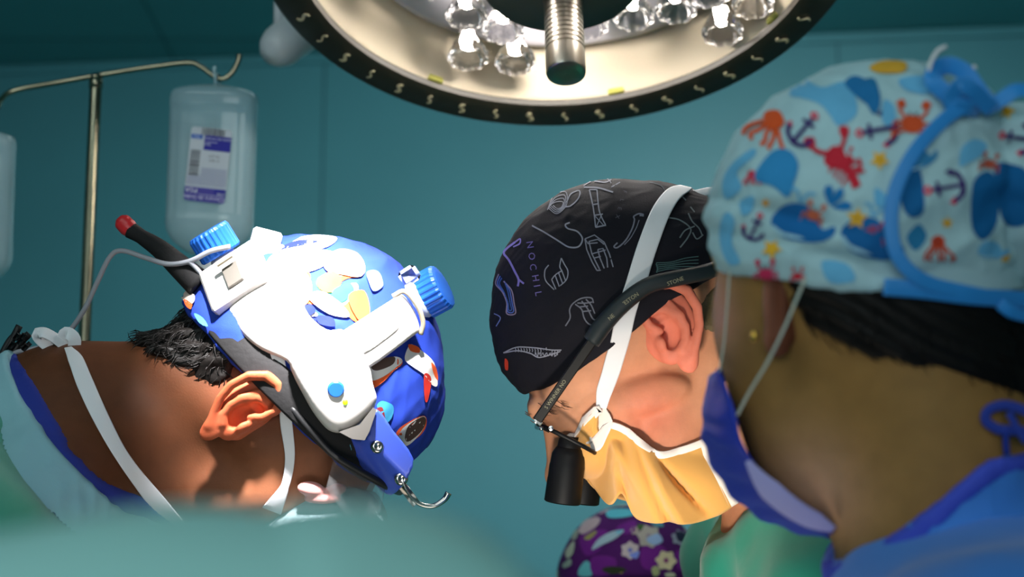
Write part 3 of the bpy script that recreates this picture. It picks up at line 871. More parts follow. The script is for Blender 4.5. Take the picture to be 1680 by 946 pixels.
# ================================================================ LEFT SURGEON
A = Frame(1.5)
pa = thing('person', 'surgeon in a fish-print blue cap and headlight bowing face-down over the left of the field', 'person', tuple(A.L(-640, 900, 0) * [1, 1, 0]))
skA = blend([ell((520, 585, 0), (190, 186, 154)), (ell((405, 600, 0), (125, 108, 118)), 50),
             (cone((425, 655, 0), (110, 712, 0), 116, 142), 45), (ell((505, 715, 0), (112, 125, 112)), 60), (ell((470, 775, 0), (95, 90, 96)), 50),
             (cone((592, 745, 0), (578, 815, 0), 38, 26), 30), (cone((150, 760, -60), (40, 905, -330), 130, 120), 70), (cone((150, 760, 60), (40, 905, 230), 130, 110), 70),
             (cone((110, 720, 0), (-60, 900, 0), 140, 190), 60),
             (cone((300, 610, -70), (430, 700, -105), 40, 34), 40), (ell((340, 800, 0), (150, 84, 104)), 50)], 40)
mbA = MB()
cA = shade((92, 53, 31), ((470, 800, -60), 90, (176, 112, 80)), ((250, 570, 0), 90, (122, 72, 46)), ((430, 640, -140), 50, (130, 70, 46)))
WA, FA, _ = add_net(mbA, skA, (-160, 380, -470), (740, 960, 470), 5.5, cA, tf=A.L)
bvhA = bvh_of(WA, FA)
hA, _n = hit(bvhA, 404, 676)
We, Fe, le = ear_mesh(hA + A.dirw((0, 0, -1)) * .004, A.dirw((.60, .80, .12)), A.dirw((.80, -.60, -.02)), A.dirw((-.22, -.16, -1)), .069, .86)
mbA.add(We, Fe, np.array(lin((186, 92, 60)))[None] * (1 + 0 * le[:, :1]))
nbA = A.L(-40, 880, -40)
bodyf, lo_, hi_ = lower_body(pa, nbA, A.L(-760, 1560, -150), [A.L(-900, 1560, -350) * [1, 1, 0], A.L(-860, 1560, 30) * [1, 1, 0]], (0, 1, 0),
    [(nbA + [.02, -.28, -.30], nbA + [.13, -.12, -.40]), (nbA + [.02, .26, -.30], nbA + [.13, .10, -.40])], m_gownG,
    lambda X: (lambda L_: ((L_[..., 0] * .72 - L_[..., 1] * .69 + 426 + 8 * np.sin(L_[..., 2] / 60) + .00006 * L_[..., 2] ** 2)) * A.s)(A.inv(X)), lambda X: skA(A.inv(X).astype(np.float32)) * A.s, seed=3, shw=.155, dz=-.01, shr=.06)
mbt = add_net(mbA, bodyf, lo_, hi_, .016, (140, 84, 52))
mbA.build('body', m_skin, pa)
# undershirt edge and pale neck binding of the gown
def band_piece(name, m, f_off, lo_c, hi_c, seed, amp):
    mb = MB()
    def cl(X): return X[..., 0] * .72 - X[..., 1] * .69
    def f(X): return smax(skA(X) - f_off, cl(X) + lo_c + 6 * np.sin(X[..., 2] / 50 + seed), 3)
    v, F = surfnet(f, (-170, 470, -430), (420, 960, 430), 5.5)
    g = grad(f, v, 3); v = v + g * folds(v, 45, amp, seed=seed)[:, None]
    v, F = keep_faces(v, F, (cl(v) > -hi_c) & (skA(v.astype(np.float32)) > f_off * .35))
    mb.add(A.L(v), F); return mb.build(name, m, pa)
band_piece('undershirt', m_scrub, 6, 374, 520, 1, 3)
band_piece('gown_collar', m_collar, 17, 385, 434, 5, 4)
# hair
hr = ell((356, 556, 0), (168, 98, 150), 36)
def hairf(X): return smax(skA(X) - 9, hr(X), 14)
mb = MB(); v, F = surfnet(hairf, (170, 440, -220), (520, 700, 220), 4.5)
r_ = RNG.normal(size=(6, 3)) * .09
v = v + grad(hairf, v, 3) * (4 * np.sin(v @ r_[0] + 2 * np.sin(v @ r_[1])) + 3 * np.sin(v @ r_[2] * 1.7))[:, None]
v, F = keep_faces(v, F, skA(v.astype(np.float32)) > 1)
mb.add(A.L(v), F)
nv = grad(hairf, v, 3); sel = RNG.choice(len(v), 1300, replace=True)
for i in sel:
    p = v[i]; n = nv[i]
    if p[2] > 60: continue
    d0 = np.array([-.55, .62, 0]) + .5 * np.array([math.sin(p[0] * .07), math.cos(p[1] * .06), 0]) + RNG.normal(size=3) * .2; d0 -= n * (d0 @ n); d0 /= np.linalg.norm(d0) + 1e-6
    sd = np.cross(d0, n); L_ = RNG.uniform(14, 30); cu = RNG.uniform(-1, 1)
    q = [p - n * 2, p + n * 1.6 + d0 * L_ * .3, p + n * (2.2 + RNG.random() * 1.5) + d0 * L_ * .65 + sd * cu * 4, p + n * 1.5 + d0 * L_ + sd * cu * 10]
    tubes(mb, A.L(np.array(q)), np.array([.9, 1.1, .9, .3]) * A.s, seg=4, cap=False)
mb.build('hair', m_hair, pa)
# cap
EA = dict(c=np.array([520., 585., 0.]), r=np.array([202., 200., 166.]))
capA0 = blend([ell(EA['c'], EA['r']), (ell((470, 560, 0), (190, 160, 160)), 30), (ell((600, 655, 0), (122, 130, 130)), 40)], 30)
def capA(X): return smax(capA0(X), (-188 - (X[..., 0] - X[..., 1])) * .707, 4)
v, F = surfnet(capA, (270, 360, -190), (760, 860, 190), 3.6)
v = v + grad(capA, v, 3) * (folds(v, 90, 8, dirs=[(.7, .7, 0), (.6, .8, .3)], seed=8) + folds(v, 40, 3, seed=9))[:, None]
v = push_out(v, skA, (-188 - (v[:, 0] - v[:, 1])) * .707)
v, F = keep_faces(v, F, skA(v.astype(np.float32)) > -2)
mb = MB(); W = A.L(v); mb.add(W, F, (36, 62, 164)); bvhCA = bvh_of(W, F)
Z2 = lambda *p: [(440 + x * .3383, 360 + y * .3383) for x, y in p]; Z3 = lambda *p: [(440 + x * .3172, 560 + y * .3172) for x, y in p]
OR, WH, TL, NV, BR = (226, 92, 42), (224, 220, 214), (40, 160, 140), (24, 36, 110), (84, 66, 60)
for poly, c in [(Z2((60, 300), (110, 240), (200, 260), (210, 330), (300, 250), (330, 170), (440, 250), (440, 280), (380, 290), (300, 340), (330, 380), (400, 400), (480, 470), (430, 500), (330, 430), (200, 410), (150, 400), (90, 370)), OR),
                (Z2((90, 300), (140, 260), (190, 300), (170, 350), (110, 350)), (238, 190, 150)), (Z2((300, 270), (360, 200), (420, 250), (340, 280)), (240, 196, 160)),
                (Z2((60, 380), (110, 390), (180, 470), (240, 480), (260, 520), (200, 530), (120, 500), (70, 440)), NV),
                (Z2((90, 400), (190, 500), (200, 520), (150, 490)), WH), (Z2((150, 440), (230, 450), (230, 470), (160, 462)), WH),
                (Z2((190, 340), (230, 300), (340, 310), (370, 340), (320, 400), (260, 370)), TL), (Z2((330, 350), (420, 310), (430, 350), (360, 420)), (220, 236, 226)),
                (Z2((30, 200), (160, 90), (330, 90), (280, 140), (120, 170)), (206, 214, 236)), (Z2((45, 145), (150, 105), (240, 112), (150, 135), (60, 150)), NV),
                (Z2((40, 180), (220, 150), (320, 170), (250, 240), (90, 270)), (228, 226, 230)),
                (Z3((487, 160), (560, 110), (650, 80), (690, 110), (640, 160), (590, 210), (540, 240), (510, 210)), OR), (Z3((490, 155), (560, 110), (650, 78), (688, 105), (620, 165), (550, 200), (510, 190)), WH),
                (Z3((530, 130), (580, 90), (650, 80), (640, 120), (560, 150)), BR),
                (Z3((700, 90), (725, 20), (760, 30), (850, 110), (870, 220), (840, 225), (800, 170), (740, 130)), WH), (Z3((720, 15), (770, 30), (775, 60), (730, 50)), OR), (Z3((800, 170), (835, 190), (820, 300), (803, 300)), (200, 50, 40)),
                (Z3((835, 110), (862, 140), (872, 200), (850, 170)), OR), (Z3((560, 330), (590, 305), (640, 330), (635, 390), (600, 420), (585, 370)), (60, 150, 190)), (Z3((560, 345), (590, 340), (600, 400), (570, 380)), (120, 40, 40)),
                (Z3((655, 480), (690, 430), (790, 380), (812, 410), (790, 470), (720, 520), (680, 520)), OR), (Z3((668, 490), (700, 435), (790, 382), (808, 410), (780, 470), (725, 525), (690, 530)), WH), (Z3((700, 490), (720, 430), (790, 385), (808, 410), (780, 465), (720, 510)), BR),
                (Z3((335, 470), (400, 480), (430, 560), (380, 550), (340, 500)), (90, 190, 214)), (Z3((310, 490), (345, 500), (350, 540), (320, 520)), OR),
                ([(462, 470), (478, 450), (500, 448), (512, 470), (505, 498), (480, 505), (466, 495)], (232, 120, 66)), ([(478, 462), (495, 456), (502, 474), (488, 484)], (244, 204, 170)),
                ([(530, 430), (555, 412), (585, 418), (598, 440), (590, 456), (560, 452), (538, 448)], (240, 190, 150)), ([(520, 462), (545, 448), (560, 462), (548, 480), (528, 478)], (226, 96, 50)),
                ([(545, 478), (572, 466), (580, 480), (562, 496), (548, 494)], TL), ([(572, 484), (596, 478), (606, 512), (592, 528), (576, 508)], (222, 80, 44)), ([(505, 488), (530, 480), (560, 500), (572, 520), (540, 516)], (236, 226, 216)),
                ([(490, 508), (510, 500), (516, 512), (496, 520)], NV), ([(520, 518), (545, 522), (548, 536), (524, 532)], NV), ([(600, 450), (618, 448), (626, 470), (610, 478)], (110, 150, 226)),
                ([(300, 478), (322, 486), (318, 500), (303, 492)], (200, 180, 170)), ([(306, 492), (318, 500), (316, 508), (308, 502)], OR), ([(322, 515), (336, 522), (344, 536), (330, 530)], (90, 190, 214))]:
    _k = globals().get('_k', 0) + 1; print_px(mb, bvhCA, poly, c, step=4, lift=.0007 + .00004 * (_k % 60))
# prints elsewhere on the cap
fish = [([(-1, 0), (-.3, .5), (.5, .35), (1, 0), (.5, -.35), (-.3, -.5)], OR), ([(-.2, .45), (.05, .42), (.1, 0), (.05, -.42), (-.2, -.45), (-.1, 0)], WH)]
nn = grad(capA0, v, 2)
for i in RNG.choice(len(v), 90):
    if v[i][2] > 20: scatter_print(mb, bvhCA, W[i], A.dirw(nn[i]), .017, fish if RNG.random() < .6 else [([(-.6, 0), (0, .6), (.6, 0), (0, -.6)], (90, 190, 214))], RNG.random() * 6)
cap = mb.build('surgical_cap', m_cloth, pa)
mb = MB()                                              # stitched hem at the brim
c0 = np.array([520 - 61.5, 585 + 61.5, 0.]); e1 = np.array([.7071, .7071, 0])
# face mask: soft cup over nose and mouth, two ties
mask = MB()
mf = blend([ell((550, 845, 0), (88, 66, 112), 20), ell((505, 870, 0), (80, 56, 112))], 30)
add_net(mask, mf, (400, 700, -140), (680, 940, 140), 5, (176, 200, 204), tf=A.L, disp=lambda v: folds(v, 40, 4, dirs=[(0, 1, 0)], seed=4), keep=lambda v: skA(v.astype(np.float32)) > -2)
mk = mask.build('face_mask', m_cloth, pa)
mb = MB(); strap_px(mb, [bvhA], [(112, 574), (124, 592), (140, 632), (165, 688), (195, 745), (232, 795), (285, 850), (330, 900)], [12, 24, 27, 26, 25, 26, 27, 27], 1.48, lift=.0022); mb.build('mask_tie', m_tie, mk)
mb = MB(); strap_px(mb, [bvhA, bvhCA], [(448, 560), (460, 600), (468, 650), (471, 700), (476, 750), (468, 795), (446, 835)], [20, 20, 21, 20, 16, 14, 34], 1.42, lift=.002); mb.build('mask_tie', m_tie, mk)
mb = MB()
kn = lambda x, y, w: A.PX(x, y, w - 26)
def rib(mb, pts, n, wid, th=.0008): q = spline(pts, 5); ribbon(mb, q, [n] * len(q), wid, th)
rib(mb, [kn(116, 580, -10), kn(98, 560, -16), kn(72, 545, -22), kn(62, 552, -18), kn(84, 572, -14), kn(114, 584, -6)], A.dirw((.5, -.6, -.6)), .0105)
rib(mb, [kn(112, 584, -8), kn(104, 562, -10), kn(108, 546, -14), kn(122, 556, -18), kn(120, 582, -16)], A.dirw((.2, -.2, -.9)), .0095)
rib(mb, [kn(110, 578, -18), kn(102, 584, -24), kn(100, 597, -22)], A.dirw((-.1, -.2, -.95)), .0075, .003)
tubes(mb, [kn(104, 576, -14), kn(114, 576, -18), kn(124, 582, -14)], np.array([4, 8, 5]) * A.s, seg=10)
rib(mb, [kn(118, 574, -10), kn(132, 566, 8), kn(150, 564, 30), kn(168, 566, 60)], A.dirw((-.2, -.9, -.4)), .006)
mb.build('tie_bow', m_tie, mk)

# ---------------------------------------------------------------- surgical headlight worn by the left surgeon
m_wplast = mat('headlight_white', (212, 206, 202), rough=0.38)
m_grey = mat('headlight_grey', (150, 146, 138), rough=0.45)
m_blue = mat('knob_blue', (38, 108, 214), rough=0.4)
m_visor = mat('visor_blue', (66, 92, 206), rough=0.3, coat=0.3)
m_foam = mat('black_foam', (20, 19, 20), rough=0.85, bump=(160, 0.6, 0.001))
m_red = mat('red_tip', (206, 44, 48), rough=0.35, bump=(300, 0.4, 0.001))
m_cable = mat('grey_cable', (150, 152, 160), rough=0.45)
m_met = mat('polished_metal', (196, 192, 188), rough=0.18, metal=1.0)
m_led2 = mat('green_indicator', (190, 255, 30), emit=1.6, emit_rgb=(176, 250, 20))
def shell_px(x, y, lift, c=(520, 585), r=(203, 201, 168)):
    """point of the inflated head ellipsoid seen at pixel x, y"""
    w = -100.0; rx, ry, rz = r[0] + lift, r[1] + lift, r[2] + lift
    for _ in range(8):
        k = 1 + w / FPX; u = 840 + (x - 840) * k; vv = 473 + (y - 473) * k
        q = 1 - ((u - c[0]) / rx) ** 2 - ((vv - c[1]) / ry) ** 2; w = -rz * math.sqrt(q) if q > .03 else -rz * .173 + (.03 - q) * 40
    return A.PX(x, y, w)
hl = thing('surgical_headlight', "white headlight harness with blue knobs and visor worn on the left surgeon's head", 'headlight', tuple(A.L(520, 800, 0)))
def plate(name, poly, l0, t, rnd, m, parent, step=4.5, sm=True, n=4):
    mb = MB(); v2, F, B = cdt(smooth_poly(poly, n) if sm else poly, step); d = edge_dist(v2, B)
    key = {tuple(np.round(p, 3)): dd for p, dd in zip(v2, d)}
    def top(p):
        dd = min(1.0, key[tuple(np.round(p, 3))] / rnd); return shell_px(p[0], p[1], l0 + t * (.35 + .65 * math.sqrt(max(0, 1 - (1 - dd) ** 2))))
    slab(mb, v2, F, B, top, lambda p: shell_px(p[0], p[1], l0), (230, 230, 230)); return mb.build(name, m, parent)
# black foam browband round the head
q = [A.L(np.array([480., 624., 0]) + np.array([.7071, .7071, 0]) * 206 * math.cos(t) + np.array([0, 0, 1]) * 170 * math.sin(t)) for t in np.linspace(0, 2 * math.pi, 73)]
nr = [A.dirw(np.array([.7071, .7071, 0]) * math.cos(t) + np.array([0, 0, 1]) * math.sin(t)) for t in np.linspace(0, 2 * math.pi, 73)]
mb = MB(); ribbon(mb, q, nr, .0250, .0055); mb.build('browband', m_foam, hl)
sb = plate('side_band', [(372, 500), (418, 462), (450, 415), (492, 440), (500, 505), (535, 540), (580, 548), (600, 600), (545, 625), (492, 620), (470, 592), (430, 574), (398, 548), (384, 522)], 10, 9, 9, m_wplast, hl)
plate('front_housing', [(474, 592), (500, 562), (560, 540), (600, 580), (612, 630), (618, 655), (606, 680), (572, 706), (545, 708), (524, 690), (500, 652)], 16, 20, 16, m_wplast, hl)
ca = plate('cross_arm', [(545, 552), (560, 544), (640, 493), (658, 482), (674, 500), (684, 520), (688, 542), (676, 552), (608, 602), (575, 610)], 20, 8, 5, m_wplast, hl)
plate('arm_panel', [(570, 562), (628, 520), (642, 512), (652, 522), (655, 536), (645, 548), (600, 580), (578, 580)], 28, 2, 3, mat('headlight_panel', (206, 202, 198), rough=0.5), ca)
mb = MB(); tubes(mb, spline([shell_px(644, 486, 20), shell_px(664, 478, 34), shell_px(684, 500, 36), shell_px(694, 528, 30), shell_px(690, 548, 20)], 6), 4.0 * A.s, seg=10)
mb.build('arm_end_clip', mat('beige_plastic', (196, 184, 160), rough=0.4), ca)
def obx(mb, x, y, w, ax, ay, hx_, hy_, hz_, nz=(0, 0, -1), bev=.25, col=(220, 220, 220)):
    ax = np.array(ax, float); ax /= np.linalg.norm(ax); nz = np.array(nz, float); nz -= ax * (nz @ ax); nz /= np.linalg.norm(nz); ay = np.cross(nz, ax)
    boxw(mb, A.PX(x, y, w), A.dirw(ax) * hx_ * A.s, A.dirw(ay) * hy_ * A.s, A.dirw(nz) * hz_ * A.s, col, bev=bev)
mb = MB(); obx(mb, 388, 458, -112, (.84, -.54, -.12), 0, 52, 44, 17, (-.42, -.48, -.76)); bx_ = mb.build('adjuster_box', m_wplast, hl, smooth=False)
mb = MB(); obx(mb, 382, 450, -131, (.84, -.54, -.12), 0, 14, 21, 3, (-.42, -.48, -.76)); mb.build('box_window', mat('recess_shadow_grey', (84, 80, 74), rough=0.6), bx_, smooth=False)
mb = MB(); obx(mb, 409, 486, -133, (.84, -.54, -.12), 0, 34, 5, 3, (-.42, -.48, -.76)); mb.build('box_shadow_bar', mat('recess_shadow_grey'), bx_, smooth=False)  # dark bar standing in for the shadow step along the box's lower edge
mb = MB(); obx(mb, 368, 426, -128, (.84, -.54, -.12), 0, 15, 4, 3, (-.42, -.48, -.76)); mb.build('latch', mat('beige_plastic'), bx_, smooth=False)
mb = MB(); obx(mb, 430, 418, -60, (.25, -.97, 0), 0, 42, 24, 12, (-.3, -.3, -.9), bev=.4); obx(mb, 456, 425, -80, (.9, .35, -.1), 0, 34, 24, 9, (-.2, -.5, -.85), bev=.4)
mb.build('top_strap_stub', m_wplast, hl, smooth=False)
def knob(x, y, w, axd, rad, hgt, parent):
    mb = MB(); o = A.PX(x, y, w); ax = A.dirw(np.array(axd, float) / np.linalg.norm(axd)); s_ = A.s
    lathe(mb, o, ax, [(rad * .93 * s_, -hgt / 2 * s_), (rad * s_, (-hgt / 2 + 3) * s_), (rad * s_, (hgt / 2 - 5) * s_), (rad * .93 * s_, hgt / 2 * s_), (rad * .7 * s_, (hgt / 2 + 1) * s_), (0, (hgt / 2 + 1) * s_)], 96, rib=.045, ribs=24)
    k = mb.build('knob', m_blue, parent, smooth=False)
    return k
knob(352, 398, -62, (-.50, -.84, -.12), 34, 44, hl)
mb = MB(); o = A.PX(368, 424, -62); lathe(mb, o, A.dirw((-.50, -.84, -.12)), [(22 * A.s, -22 * A.s), (24 * A.s, 0), (20 * A.s, 8 * A.s)], 28); mb.build('knob_mount', m_wplast, hl)
knob(710, 478, -30, (.86, -.46, -.22), 37, 40, hl)
mb = MB(); o = A.PX(680, 492, -36); lathe(mb, o, A.dirw((.86, -.46, -.22)), [(22 * A.s, -34 * A.s), (32 * A.s, -16 * A.s), (36 * A.s, 0), (36 * A.s, 14 * A.s), (26 * A.s, 18 * A.s)], 36)
obx(mb, 672, 452, -44, (.8, -.5, 0), 0, 16, 14, 18, bev=.4); mb.build('knob_mount', mat('pale_blue_plastic', (196, 206, 240), rough=0.4), hl)
mb = MB(); o = shell_px(551, 637, 34); n_ = A.dirw((0.12, .25, -1)); lathe(mb, o, n_, [(13 * A.s, -4 * A.s), (13 * A.s, 4 * A.s), (11 * A.s, 6 * A.s), (0, 6 * A.s)], 28); mb.build('dial', m_blue, hl, sharp=40)
mb = MB(); o = shell_px(566, 659, 35); lathe(mb, o, n_, [(4.6 * A.s, -3 * A.s), (4.6 * A.s, 1 * A.s), (2.5 * A.s, 2.8 * A.s), (0, 3.2 * A.s)], 18); mb.build('indicator_light', m_led2, hl)
mb = MB()
for (x, y, s_) in ((541, 656, 5), (568, 632, 4), (574, 640, 3), (533, 618, 4)):
    o = shell_px(x, y, 35.6); lathe(mb, o, n_, [(s_ * A.s * .8, 0), (0, .3 * A.s)], 10)
mb.build('printed_mark', m_blue, hl)
mb = MB(); v2, F, B = cdt(np.array([(556, 708), (590, 696), (612, 668), (618, 672), (606, 708), (598, 722), (578, 720)]), 5)
slab(mb, v2, F, B, lambda p: A.PX(p[0], p[1], -178 - (p[1] - 690) * .2), lambda p: A.PX(p[0], p[1], -160), (1, 1, 1)); mb.build('visor_bracket', mat('bracket_grey', (96, 92, 88), rough=0.4, metal=0.6), hl, smooth=False)
vz = MB(); v2, F, B = cdt(smooth_poly([(557, 713), (600, 720), (616, 670), (645, 706), (678, 752), (664, 790), (641, 812), (618, 796), (598, 772), (576, 742)], 3), 5)
def vis(p, k): t = (p[0] - p[1] + 130) / 60; return A.PX(p[0], p[1], -150 + (p[1] - 700) * .30 + 26 * max(0, -t + .25) ** 1.5 * 1.4 + 10 * (t) ** 2 * .3 + k)
slab(vz, v2, F, B, lambda p: vis(p, -3), lambda p: vis(p, 2), (1, 1, 1)); vz = vz.build('visor', m_visor, hl)
for (x, y) in ((619, 732), (658, 785)):
    mb = MB(); o = np.array(vis((x, y), -3)); lathe(mb, o, A.dirw((.25, -.1, -1)), [(11 * A.s, 0), (11 * A.s, 2 * A.s), (8 * A.s, 5 * A.s), (4 * A.s, 5.5 * A.s), (3 * A.s, 3 * A.s), (0, 3 * A.s)], 24); mb.build('rivet', m_met, vz)
mb = MB(); q = spline([A.PX(660, 788, -128), A.PX(668, 806, -128), A.PX(684, 824, -126), A.PX(708, 830, -122), A.PX(728, 820, -118), A.PX(736, 808, -116)], 6)
tubes(mb, q, np.linspace(2.2, 5.5, len(q)) * A.s, seg=10); obx(mb, 672, 812, -128, (.6, .8, 0), 0, 18, 7, 1.2, bev=.3); mb.build('hook', m_met, hl)
mb = MB(); q = spline([A.PX(330, 468, -74), A.PX(296, 438, -64), A.PX(262, 408, -52), A.PX(232, 388, -44), A.PX(214, 377, -40)], 6); tubes(mb, q, np.interp(np.linspace(0, 1, len(q)), [0, .4, .75, 1], [24, 17, 12, 14]) * A.s, seg=20); mb.build('cable_sheath', m_foam, hl)
mb = MB(); q = spline([A.PX(218, 380, -42), A.PX(206, 369, -38), A.PX(196, 358, -36)], 6); tubes(mb, q, np.interp(np.linspace(0, 1, len(q)), [0, .3, .8, 1], [12, 15, 14, 8]) * A.s, seg=18); mb.build('red_tip', m_red, hl)
mb = MB(); q = spline([A.PX(378, 404, -100), A.PX(345, 412, -98), A.PX(312, 428, -92), A.PX(276, 433, -80), A.PX(240, 423, -70), A.PX(200, 411, -60), A.PX(180, 422, -55), A.PX(160, 462, -48), A.PX(138, 508, -36), A.PX(112, 545, -26), A.PX(86, 564, -24), A.PX(50, 573, -22), A.PX(20, 580, -20), A.PX(-20, 600, -18)], 8)
tubes(mb, q, 4.2 * A.s, seg=12); tubes(mb, spline([A.PX(310, 428, -92), A.PX(322, 440, -90), A.PX(336, 456, -88)], 4), 4 * A.s, seg=10); mb.build('cable', m_cable, hl)
mb = MB()
for pts, r in ([[(10, 585), (16, 565), (32, 534)], 6], [[(22, 580), (30, 566), (48, 547)], 6], [[(6, 582), (22, 572), (44, 566)], 5], [[(0, 586), (14, 560), (28, 545)], 5], [[(18, 584), (34, 576), (50, 562)], 4]):
    tubes(mb, spline([A.PX(x, y, -18 + i * 3) for i, (x, y) in enumerate(pts)], 4), np.array([r] * 9) * A.s, seg=8)
for (x, y) in ((20, 566), (34, 560), (42, 570), (28, 552), (38, 552), (14, 574)): obx(mb, x, y, -22, (.6, -.8, 0), 0, 6, 4, 5, bev=.2)
mb.build('cable_connector', m_blackp, hl)
# protective glasses under the headlight
m_clear = mat('clear_lens', (236, 240, 244), rough=0.08, trans=0.9, ior=1.2, alpha=0.45)
m_pink = mat('pink_silicone', (226, 160, 156), rough=0.4, sss=0.1)
gl = thing('protective_glasses', "dark framed protective glasses low on the left surgeon's face, with pink nose pad", 'glasses', tuple(A.L(560, 800, 0)))
mb = MB(); tubes(mb, spline([A.PX(478, 668, -168), A.PX(510, 706, -165), A.PX(545, 744, -150), A.PX(582, 768, -130), A.PX(640, 800, -80), A.PX(656, 806, 30), A.PX(636, 792, 120)], 6), 6.0 * A.s, seg=10); mb.build('frame', m_blackp, gl)
mb = MB(); v2, F, B = cdt(np.array([(548, 748), (600, 772), (632, 800), (622, 850), (570, 850), (535, 800)], float), 9)
slab(mb, v2, F, B, lambda p: A.PX(p[0], p[1], -134 + (p[0] - 548) * .5), lambda p: A.PX(p[0], p[1], -131 + (p[0] - 548) * .5), (1, 1, 1)); mb.build('lens', m_clear, gl)
mb = MB(); add_net(mb, blend([ell((522, 790, -116), (22, 12, 12), 8), ell((560, 792, -110), (18, 10, 12), -12), ell((540, 806, -112), (30, 8, 10))], 6), (480, 760, -150), (620, 830, -80), 3, (226, 160, 156), tf=A.L); mb.build('nose_pad', m_pink, gl)

# ================================================================ CENTRE SURGEON
B = Frame(1.5)
pb = thing('person', 'surgeon in a black anatomy-print cap and orange mask, looking down through loupes', 'person', tuple(B.L(1800, 900, 0) * [1, 1, 0]))
skB = blend([ell((1010, 490, 0), (192, 176, 152), -23), (ell((1085, 450, 0), (120, 120, 125)), 40),
             (ell((960, 590, 0), (100, 108, 112)), 40), (ell((990, 690, 0), (88, 90, 100)), 45), (ell((1105, 682, 0), (112, 112, 112)), 50), (ell((1118, 775, 0), (74, 56, 72)), 40),
             (cone((1180, 590, 0), (1375, 880, 10), 108, 128), 45), (cone((1305, 910, 0), (1305, 1060, 0), 106, 140), 40), (cone((1330, 900, -40), (1340, 960, -260), 120, 105), 70), (cone((1330, 900, 40), (1330, 960, 320), 120, 110), 70),
             (cone((885, 668, -46), (885, 668, 46), 20, 20), 16), (cone((908, 690, 0), (925, 775, 0), 17, 26), 16), (ell((925, 780, 0), (30, 26, 30)), 14),
             (ell((1000, 660, -78), (52, 46, 34), 30), 26), (ell((1060, 640, -112), (60, 26, 16), -14), 18), (ell((1120, 740, -96), (64, 40, 22), 35), 24)], 40)
_sock = ell((936, 718, -74), (20, 14, 24), 20)
def skB2(X): return smax(skB(X), -_sock(X), 8)
_crease = [chain([(962 + dx, 640 + dy, -60), (948 + dx, 690 + dy, -100)], [3, 2]) for dx, dy in ((0, 0), (-12, 2), (12, -2), (26, -4))]
def skB3(X):
    d = skB2(X)
    return d
mbB = MB()
cB = shade((196, 136, 102), ((1060, 670, -110), 60, (200, 116, 90)), ((1130, 760, -90), 70, (196, 126, 96)), ((930, 640, -60), 50, (222, 160, 126)), ((1200, 640, -100), 60, (190, 138, 104)))
WB, FB, vB = add_net(mbB, skB3, (780, 290, -440), (1560, 1020, 440), 4.6, cB, tf=B.L,
    disp=lambda v: -1.0 * np.exp(-((v[:, 0] - 945) / 50) ** 2 - ((v[:, 1] - 665) / 42) ** 2) * np.maximum(0, np.sin((v[:, 0] * .55 + v[:, 1] * .9) * .33 + np.sin(v[:, 0] * .08) * 1.4)) - 1.4 * np.exp(-((v[:, 0] - 1000) / 70) ** 2 - ((v[:, 1] - 690) / 50) ** 2) * np.maximum(0, np.sin((v[:, 0] * .8 - v[:, 1] * .5) * .22)))
bvhB = bvh_of(WB, FB)
hB, _n = hit(bvhB, 1094, 540)
We, Fe, le = ear_mesh(hB + B.dirw((0, 0, -1)) * .004, B.dirw((-.90, .42, .05)), B.dirw((-.36, -.93, 0)), B.dirw((.34, -.10, -1)), .0690, .98)
mbB.add(We, Fe, np.array(lin((214, 120, 96)))[None] * (1 + 0 * le[:, :1]))
nbB = B.L(1480, 1010, 170)
bodyf, lo_, hi_ = lower_body(pb, nbB, B.L(2000, 1560, 400), [B.L(2060, 1560, 270) * [1, 1, 0], B.L(2100, 1560, 600) * [1, 1, 0]], (-.25, 1, 0),
    [(nbB + [-.02, -.20, -.30], nbB + [-.15, -.06, -.42]), (nbB + [-.04, .25, -.30], nbB + [-.17, .12, -.42])], m_gownG,
    lambda X: (lambda L_: (-(L_[..., 1] - 812 - np.maximum(1222 - L_[..., 0], 0) * 1.5 + np.maximum(L_[..., 0] - 1260, 0) * 1.0) * .6) * B.s)(B.inv(X)), lambda X: skB(B.inv(X).astype(np.float32)) * B.s, seed=11, fold=.019, fdirs=[(1, .1, .12), (.9, .5, .2), (1, -.3, .3)], dz=.03, shw=.165, shr=.068)
add_net(mbB, bodyf, lo_, hi_, .016, (206, 148, 116))
mbB.build('body', m_skin, pb)
# eye: ball, iris and lids looking down through the loupe
m_eye = mat('eye_white', (226, 214, 206), rough=0.15); m_iris = mat('iris_brown', (52, 32, 22), rough=0.1)
mb = MB(); add_net(mb, ell((938, 718, -66), (14, 14, 14)), (918, 698, -84), (958, 738, -46), 2.5, (226, 214, 206), tf=B.L); eye = mb.build('eye', m_eye, pb)
mb = MB(); lathe(mb, B.L(938, 718, -66) + B.dirw((-.45, .72, -.5)) * 13.2 * B.s, B.dirw((-.45, .72, -.5)), [(8 * B.s, 0), (6 * B.s, 1 * B.s), (0, 1.6 * B.s)], 16); mb.build('iris', m_iris, eye)
mb = MB()
for i in range(16):                                    # eyebrow
    t = i / 15; p = B.L(874 + 46 * t, 672 - 14 * t + 4 * math.sin(i * 3), -40 - 52 * t); h = bvhB.find_nearest(Vector(p))
    for j in range(2):
        o_ = np.array(h[0]) + RNG.normal(size=3) * .0016; tubes(mb, [o_, o_ + B.dirw((.2, .4, -.9)) * .003 + B.dirw((.6, .1, 0)) * .003, o_ + B.dirw((.9, .3, -.6)) * .0065], np.array([.0003, .00035, .0001]), seg=4, cap=False)
mb.build('eyebrow', mat('brow_brown', (96, 66, 50), rough=0.6), pb)
